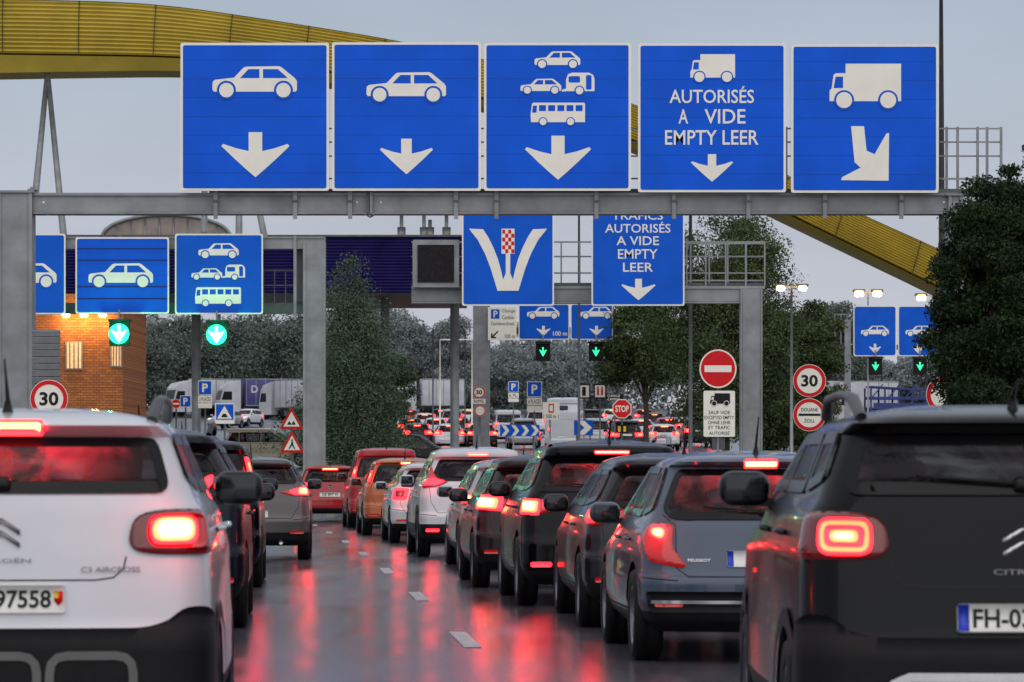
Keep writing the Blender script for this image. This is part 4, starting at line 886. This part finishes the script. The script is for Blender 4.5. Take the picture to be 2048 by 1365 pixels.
c=build_car('dark grey estate car between the slate hatchback and the black car with roof rails','paint_charcoal',group='queueing cars',**dict(L=4.5,H=1.475,hw=.9,be=1.0,wt=1.33,yb=.1,yw=.35,sy=.2,lamps=hatch_l,third=(.15,1.36),bm=True,cuts=[0,.28,.6,1],lp=4.,ti=8.))
place(c,1380,30.2,-.05)
suv=dict(L=4.4,H=1.62,hw=.915,be=1.10,wt=1.44,yb=.12,yw=.38,sy=.22,bz=.64,rh=.64,wr=.345,third=(.17,1.50),pz=.95)
c=build_car('black crossover with roof rails and bright tail lamps, third from front of right queue','paint_black',group='queueing cars',**dict(suv,rails='chrome',refl='glow_red',bm=False,lp=6.,ti=26.,lamps=[([(.52,1.04),(.90,1.05),(.98,.93),(.90,.88),(.56,.93)],'lens',.014,.008),([(.56,1.015),(.68,1.02),(.68,.95),(.58,.95)],'glow_red',.024,.001),([(.70,1.04),(.91,1.045),(.95,.90),(.71,.89)],'glow_red',.025,.001),([(.71,1.025),(.90,1.03),(.92,.92),(.73,.91)],'glow_mid',.03,.001),([(.74,1.01),(.88,1.012),(.88,.94),(.75,.93)],'glow_core',.035,.001)]))
place(c,1228,35.1,-.06)
c=build_car('dark maroon car with glaring left tail lamp, ahead of the black car with roof rails','paint_darkred',group='queueing cars',**dict(L=4.3,H=1.5,lamps=[hatch_l[0],([(.54,1.02),(.88,1.04),(.93,.89),(.56,.87)],'glow_red',.024,.001),([(.60,1.0),(.87,1.01),(.88,.90),(.62,.89)],'glow_mid',.03,.001),([(.64,.99),(.85,.995),(.86,.92),(.66,.91)],'glow_core',.035,.001)],third=(.13,1.37),hw=.89,lp=6.,ti=10.))
place(c,1107,40.6,-.065)
c=build_car('silver saloon squeezed between the maroon car and the white tall crossover','paint_silver',group='queueing cars',**dict(L=4.5,H=1.48,lamps=hatch_l,third=(.1,1.36),lp=4.))
place(c,1053,47.6,-.07)
c=build_car('white tall crossover with boomerang tail lamps and black window surround','paint_white',group='queueing cars',**dict(suv,H=1.68,wt=1.5,be=1.14,arch=True,clad=.5,pz=.85,third=(.15,1.56),refl='glow_red',lp=3.5,lamps=[([(.45,1.15),(.62,1.20),(.72,1.38),(.80,1.36),(.78,1.2),(.92,1.13),(.88,1.05),(.6,1.08)],'lens',.014,.008),([(.50,1.15),(.66,1.19),(.76,1.18),(.86,1.12),(.82,1.08),(.6,1.10)],'glow_red',.026,.001)]))
place(c,958,55.,-.08)
c=build_car('white estate with C-shaped tail lamp, left of the white tall crossover','paint_white',group='queueing cars',**dict(L=4.6,H=1.48,third=(.14,1.37),hw=.9,pz=.72,lp=3.,lamps=[([(.54,.99),(.86,1.0),(.90,.80),(.60,.79)],'glow_red',.014,.006),([(.62,.95),(.80,.955),(.80,.84),(.64,.84)],'lensdark',.026,.001)]))
place(c,880,65.5,-.08)
mpv=dict(L=4.1,H=1.62,hw=.87,be=1.05,wt=1.44,yb=.06,yw=.18,sy=.1,rh=.66,wr=.32)
vl=[([(.66,1.32),(.78,1.30),(.86,1.06),(.74,1.04)],'lens',.014,.008),([(.67,1.31),(.775,1.29),(.83,1.09),(.73,1.07)],'glow_red',.026,.001),([(.70,1.25),(.765,1.24),(.79,1.15),(.74,1.14)],'glow_mid',.03,.001)]
c=build_car('orange small people carrier with upright tail lamps','paint_orange',group='queueing cars',**dict(mpv,H=1.58,rh=.6,lamps=vl,third=(.1,1.47),lp=3.))
place(c,812,73.5,-.085)
c=build_car('red tall van-like car with sloping roof, ahead of the orange car','paint_red',group='queueing cars',**dict(mpv,H=1.84,wt=1.62,be=1.15,hw=.9,lp=3.,lamps=up(vl,0,.08)))
place(c,775,83.,-.09)
c=build_car('dark blue-black crossover just ahead of the white left car','paint_blueblack',group='queueing cars',**dict(suv,H=1.68,wt=1.52,be=1.24,hb=1.1,rails='trim',L=4.4,lp=5.,lamps=up([([(.45,1.10),(.92,1.14),(.98,1.04),(.90,1.02),(.5,1.03)],'lensdark',.014,.01)]+[([(x,1.11),(x+.07,1.12),(x+.03,1.02),(x-.04,1.02)],'glow_red',.03,.001) for x in(.56,.66,.76)]+[([(.82,1.13),(.95,1.13),(.97,1.03),(.84,1.03)],'glow_mid',.034,.001)],0,.15)))
place(c,273,30.,-.056)
c=build_car('black car half hidden between the left crossovers and the grey hatchback','paint_black',group='queueing cars',**dict(mpv,L=4.4,hw=.91,H=1.68,rh=.70,wt=1.52,be=1.12,bm=True,lp=5.,lamps=up(vl,.04,.16)))
place(c,362,40.5,-.055)
c=build_car('grey hatchback with pointed red tail lamps and low black bumper','paint_grey',group='queueing cars',**dict(L=4.3,H=1.53,hw=.9,be=1.08,wt=1.38,clad=.42,arch=True,pz=.68,lp=6.,lamps=[([(.42,1.0),(.80,1.09),(.93,1.04),(.92,.94),(.6,.95)],'lens',.014,.008),([(.56,1.02),(.80,1.08),(.92,1.04),(.90,.95),(.62,.96)],'glow_red',.024,.001),([(.70,1.055),(.86,1.055),(.86,.96),(.70,.965)],'glow_mid',.03,.001),([(.74,1.04),(.83,1.04),(.83,.985),(.74,.985)],'glow_core',.034,.001)],ptxt=[('GE 4',-.1,.18)],rw=[(-.70,1.13),(.70,1.13),(.6,1.37),(-.6,1.37)]))
place(c,500,53.2,-.05)
c=build_car('red hatchback with round badge in the empty lane ahead','paint_red',group='queueing cars',**dict(L=3.97,H=1.46,hw=.85,lp=5.,lamps=hatch_l,third=(.2,1.35),pz=.70,ptxt=[('GE 897 41',-.2,.2)],badge=[(circ(0,.90,.055,20),'chrome'),(circ(0,.90,.045,20),'trim')]))
place(c,660,92.,-.045)
far_l=[([(.42,1.04),(.92,1.06),(.97,.86),(.45,.84)],'glow_red',.014,.006),([(.60,1.0),(.84,1.01),(.84,.90),(.60,.89)],'glow_mid',.024,.001)]
gen=build_car('silver hatchback with lit tail lamps in the far queue, left end','paint_silver',group='far queue cars',**dict(lamps=far_l,third=(.2,1.35),pz=.72)); place(gen,765,232,-.08)
gs=build_car('dark people carrier crossing behind the queue near the pointed tree','paint_black',group='far queue cars',**dict(suv,H=1.76,wt=1.55,L=4.6,lamps=far_l,third=None)); place(gs,722,150,0,yaw=-math.pi/2+.05)
gv=build_car('white panel van with lit lamps before the P signs','paint_white',name='van',cat='van',**dict(mpv,L=5.,H=2.05,hw=.95,be=1.25,wt=1.75,rh=.78,wf=.7,tf=1.3,lamps=vl,third=None,cuts=[0,.72,1])); place(gv,1018,228,-.06)
def repaint(o,a,b):
    for c in [o]+list(o.children_recursive):
        if c.type=='MESH':
            for sl in c.material_slots:
                if sl.material and sl.material.name==a: sl.link='OBJECT'; sl.material=M[b]
FC=[(gen,'paint_silver','paint_white',872,236,'white hatchback with glowing lamps in the middle of the far queue'),(gen,'paint_silver','paint_black',822,234,'black hatchback second from left in the far queue front row'),(gen,'paint_silver','paint_charcoal',918,238,'charcoal hatchback left of the dark crossover in the far queue'),
 (gs,'paint_black','paint_blueblack',966,240,'dark crossover beside the white panel van in the far queue'),(gen,'paint_silver','paint_silver',795,264,'silver hatchback in the second row of the far queue, left'),(gen,'paint_silver','paint_white',850,266,'white hatchback in the second row of the far queue, middle'),(gs,'paint_black','paint_silver',905,268,'silver crossover in the second row of the far queue, right'),
 (gen,'paint_silver','paint_red',820,295,'red hatchback in the deepest row of the far queue, left'),(gen,'paint_silver','paint_black',882,298,'black hatchback in the deepest row of the far queue, middle'),(gen,'paint_silver','paint_white',938,300,'white hatchback in the deepest row of the far queue, right'),
 (gen,'paint_silver','paint_black',1213,226,'black hatchback right of the high white van'),(gen,'paint_silver','paint_white',1285,230,'white hatchback behind the STOP sign'),(gen,'paint_silver','paint_red',1338,236,'red hatchback far right behind the STOP sign'),(gen,'paint_silver','paint_blueblack',702,240,'dark hatchback at the tree foot in the far queue'),(gen,'paint_silver','paint_silver',1250,262,'silver hatchback deeper behind the STOP sign'),(gs,'paint_black','paint_white',1075,262,'white crossover seen past the panel van'),
 (gen,'paint_silver','paint_charcoal',1310,268,'charcoal hatchback in the second row right of the STOP sign'),(gs,'paint_black','paint_black',1185,266,'black crossover in the second row left of the STOP sign'),(gen,'paint_silver','paint_white',1378,240,'white hatchback behind the thin pole by the no entry sign'),
 (gs,'paint_black','paint_charcoal',1255,200,'charcoal crossover nearest behind the STOP sign'),(gen,'paint_silver','paint_white',1330,204,'white hatchback left of the thin pole, nearest of its row'),(gs,'paint_black','paint_silver',1195,208,'silver crossover right behind the single chevron board'),(gen,'paint_silver','paint_black',965,205,'black hatchback at the long chevron board'),(gen,'paint_silver','paint_white',900,206,'white hatchback nearest behind the crossing dark car'),(gen,'paint_silver','paint_charcoal',835,208,'charcoal hatchback nearest behind the crossing dark car, left'),(gen,'paint_silver','paint_black',775,300,'black hatchback in the deepest row beside the tree'),(gs,'paint_black','paint_blueblack',1400,215,'dark crossover behind the no entry sign'),
 (gs,'paint_black','paint_silver',1050,208,'silver crossover above the long chevron board'),(gen,'paint_silver','paint_red',1290,298,'red hatchback in the deepest row right of the STOP sign'),(gen,'paint_silver','paint_white',1225,300,'white hatchback in the deepest row behind the STOP sign'),(gen,'paint_silver','paint_white',745,268,'white hatchback in the second row beside the tree'),(gs,'paint_black','paint_white',1360,272,'white crossover in the second row by the thin pole')]
for src,a,b_,px,d,l in FC:
    c=copy_tree(src); c['label']=l; repaint(c,a,b_); place(c,px,d,-.06)
c=copy_tree(gs); c['label']='beige crossover standing crosswise behind the left queue'; repaint(c,'paint_black','paint_beige'); place(c,445,168,0,yaw=-math.pi/2-.1)
c=copy_tree(gen); c['label']='white car facing the camera in front of the trucks at left'; repaint(c,'paint_silver','paint_white'); place(c,512,300,0,yaw=math.pi-.35)
c=copy_tree(gen); c['label']='silver car facing the camera beside the speed bump sign'; place(c,470,290,0,yaw=math.pi-.3)
c=build_car('high-roofed white delivery van tallest in the far queue','paint_white',name='van',cat='van',**dict(mpv,L=5.9,H=2.95,hw=1.05,be=2.2,wt=2.6,hb=1.5,rh=.92,wf=.8,tf=1.5,lamps=vl,third=None,cuts=[0,.75,1],van=True,rw=[(-.3,2.25),(.3,2.25),(.3,2.5),(-.3,2.5)])); place(c,1125,205,.08)
# trucks
def truck(px,d,yaw,label,body,Lb=9.,H=3.9,logo=False,cab='trailer_white',carrier=False):
    r=empty('truck',(X(px,d),d,gz(d)),label,'truck','lorries in the far parking',rz=yaw)
    if carrier:
        b=MB()
        for z in(1.25,2.35): b.box((0,0,z),(Lb,2.4,.22),body)
        for x in np.linspace(-Lb/2+.1,Lb/2-.1,6):
            for y in(-1.18,1.18): b.box((x,y,2.2),(.14,.1,2.0 if x<Lb/2-.5 else 1.4),body)
        for x in np.linspace(-Lb/2+.6,Lb/2-1.2,4): b.box((x,-1.2,2.9),(.1,.08,1.5),body,Matrix.Rotation(.7,3,'Y'))
        b.box((0,-1.22,1.7),(Lb*.9,.05,.5),body); b.box((-.6,0,3.15),(Lb*.75,2.3,.14),body,Matrix.Rotation(.06,3,'Y')); b.build('trailer_frame',r,world=False)
    else:
        b=MB(); b.rbox((0,0,1.15+(H-1.15)/2),(Lb,2.5,H-1.15),.06,body,seg=2); t=b.build('trailer_box',r,world=False)
        b=MB()
        for z in(1.2,H-.06): b.box((0,-1.265,z),(Lb,.03,.1),'galv')
        for x in list(np.linspace(-Lb/2+.05,Lb/2-.05,7)): b.box((x,-1.266,1.15+(H-1.15)/2),(.06,.03,H-1.3),'galv')
        b.build('frame_rail',r,world=False)
    b=MB(); b.box((0,0,1.0),(Lb,.9,.22),'galv_dark'); b.build('chassis',r,world=False)
    b=MB(); x0=-Lb/2-2.6; P=[(x0,.5),(x0,1.7),(x0+.3,2.95),(x0+.7,3.4),(x0+2.1,3.7),(x0+2.1,.5)]; b.prism(P,-1.22,1.22,cab); cb_=b.build('cab',r,world=False,fix=True)
    b=MB(); b.flat([[(x0+.12,1.75),(x0+.38,2.6),(x0+1.2,2.6),(x0+1.2,1.75)]],-1.23,'trim'); b.build('side_window',cb_,world=False)
    b=MB(); b.box((x0+.12,0,2.25),(.05,2.1,.95),'trim',Matrix.Rotation(.24,3,'Y')); b.build('windscreen',cb_,world=False)
    for x in(x0+.8,-Lb/2+.8,Lb/2-1,Lb/2-2.2,Lb/2-3.4):
        for sg in(-1,1):
            b=MB(); pr=[(-.14,.3),(-.15,.45),(-.1,.5),(.1,.5),(.15,.45),(.14,.3),(.05,.01)]
            b.lathe(pr,(0,0,0),'rubber',18); b.v=[(q[1],q[0],q[2]) for q in b.v]; w=b.build('wheel',r,world=False); w.location=(x,sg*1.05,.5)
    if logo:
        b=MB(); v,f=text_geo('D',.04); b.add([(-Lb/2+.5+a*1.0,-1.29,2.5+q*1.0) for a,q in v],f,'trailer_white'); b.build('lettering',r,world=False)
    return r
truck(545,368,.28,'lorry with violet-blue curtain trailer and white letter at left','trailer_purple',6.,logo=True)
truck(605,352,-.9,'white box lorry right of the violet-blue trailer','trailer_white',6.)
truck(885,372,.1,'white trailer lorry behind the far queue, left of the gantry pillar','trailer_white',4.5)
truck(440,372,.5,'white lorry behind the P sign at far left','trailer_white',6)
truck(1805,300,.12,'blue car transporter with white cab at far right under the signals','trailer_blue',6,3.6,carrier=True)
truck(1730,350,.2,'white box lorry behind the blue car transporter','trailer_white',6,3.7)
# ================================================================= WORLD / LIGHT / CAMERA
w=bpy.data.worlds.new('World'); sc.world=w; w.use_nodes=True; nt=w.node_tree; N=nt.nodes; Lk=nt.links; bg_=N['Background']
sky=N.new('ShaderNodeTexSky'); sky.sky_type='NISHITA'; sky.sun_disc=False; sky.sun_elevation=math.radians(30); sky.sun_rotation=math.radians(180); 
tc=N.new('ShaderNodeTexCoord'); sp=N.new('ShaderNodeSeparateXYZ'); Lk.new(tc.outputs['Generated'],sp.inputs[0])
cr=N.new('ShaderNodeValToRGB'); Lk.new(sp.outputs[2],cr.inputs[0]); e=cr.color_ramp.elements; e[0].position=0; e[0].color=(.57,.57,.66,1); e[1].position=1; e[1].color=(.95,.96,1.,1)
for ps,c in((.06,(.545,.57,.67,1)),(.13,(.46,.53,.63,1)),(.4,(.60,.64,.72,1))):
    q=e.new(ps); q.color=c
nz=N.new('ShaderNodeTexNoise'); nz.inputs['Scale'].default_value=5; nz.inputs['Detail'].default_value=5
mp=N.new('ShaderNodeMapping'); mp.inputs['Scale'].default_value=(1,1,4); Lk.new(tc.outputs['Generated'],mp.inputs[0]); Lk.new(mp.outputs[0],nz.inputs[0])
mr=N.new('ShaderNodeMapRange'); mr.inputs[1].default_value=.3; mr.inputs[2].default_value=.7; mr.inputs[3].default_value=.90; mr.inputs[4].default_value=1.10; Lk.new(nz.outputs['Fac'],mr.inputs[0])
vm=N.new('ShaderNodeVectorMath'); vm.operation='SCALE'; Lk.new(cr.outputs[0],vm.inputs[0]); Lk.new(mr.outputs[0],vm.inputs['Scale'])
v10=N.new('ShaderNodeVectorMath'); v10.operation='SCALE'; v10.inputs['Scale'].default_value=9.; Lk.new(vm.outputs[0],v10.inputs[0])
mx=N.new('ShaderNodeMix'); mx.data_type='RGBA'; mx.inputs[0].default_value=.9; Lk.new(sky.outputs[0],mx.inputs[6]); Lk.new(v10.outputs[0],mx.inputs[7]); Lk.new(mx.outputs[2],bg_.inputs[0]); bg_.inputs[1].default_value=.1
su=bpy.data.lights.new('sun','SUN'); su.energy=1.2; su.angle=math.radians(95); su.color=(1,.97,.93); so=link('sun',su); so.rotation_euler=(math.radians(62),0,math.radians(8))
cam=bpy.data.cameras.new('camera'); co=link('camera',cam); co.location=(0,0,EYE); co.rotation_euler=(math.pi/2,0,0); cam.sensor_width=36; cam.lens=F/2048*36; cam.shift_y=(HY-682.5)/2048; cam.clip_end=6000; cam.clip_start=.1; sc.camera=co
cam.dof.use_dof=True; cam.dof.focus_distance=60; cam.dof.aperture_fstop=9
sc.view_settings.view_transform='Standard'; sc.view_settings.look='None'; sc.view_settings.exposure=0
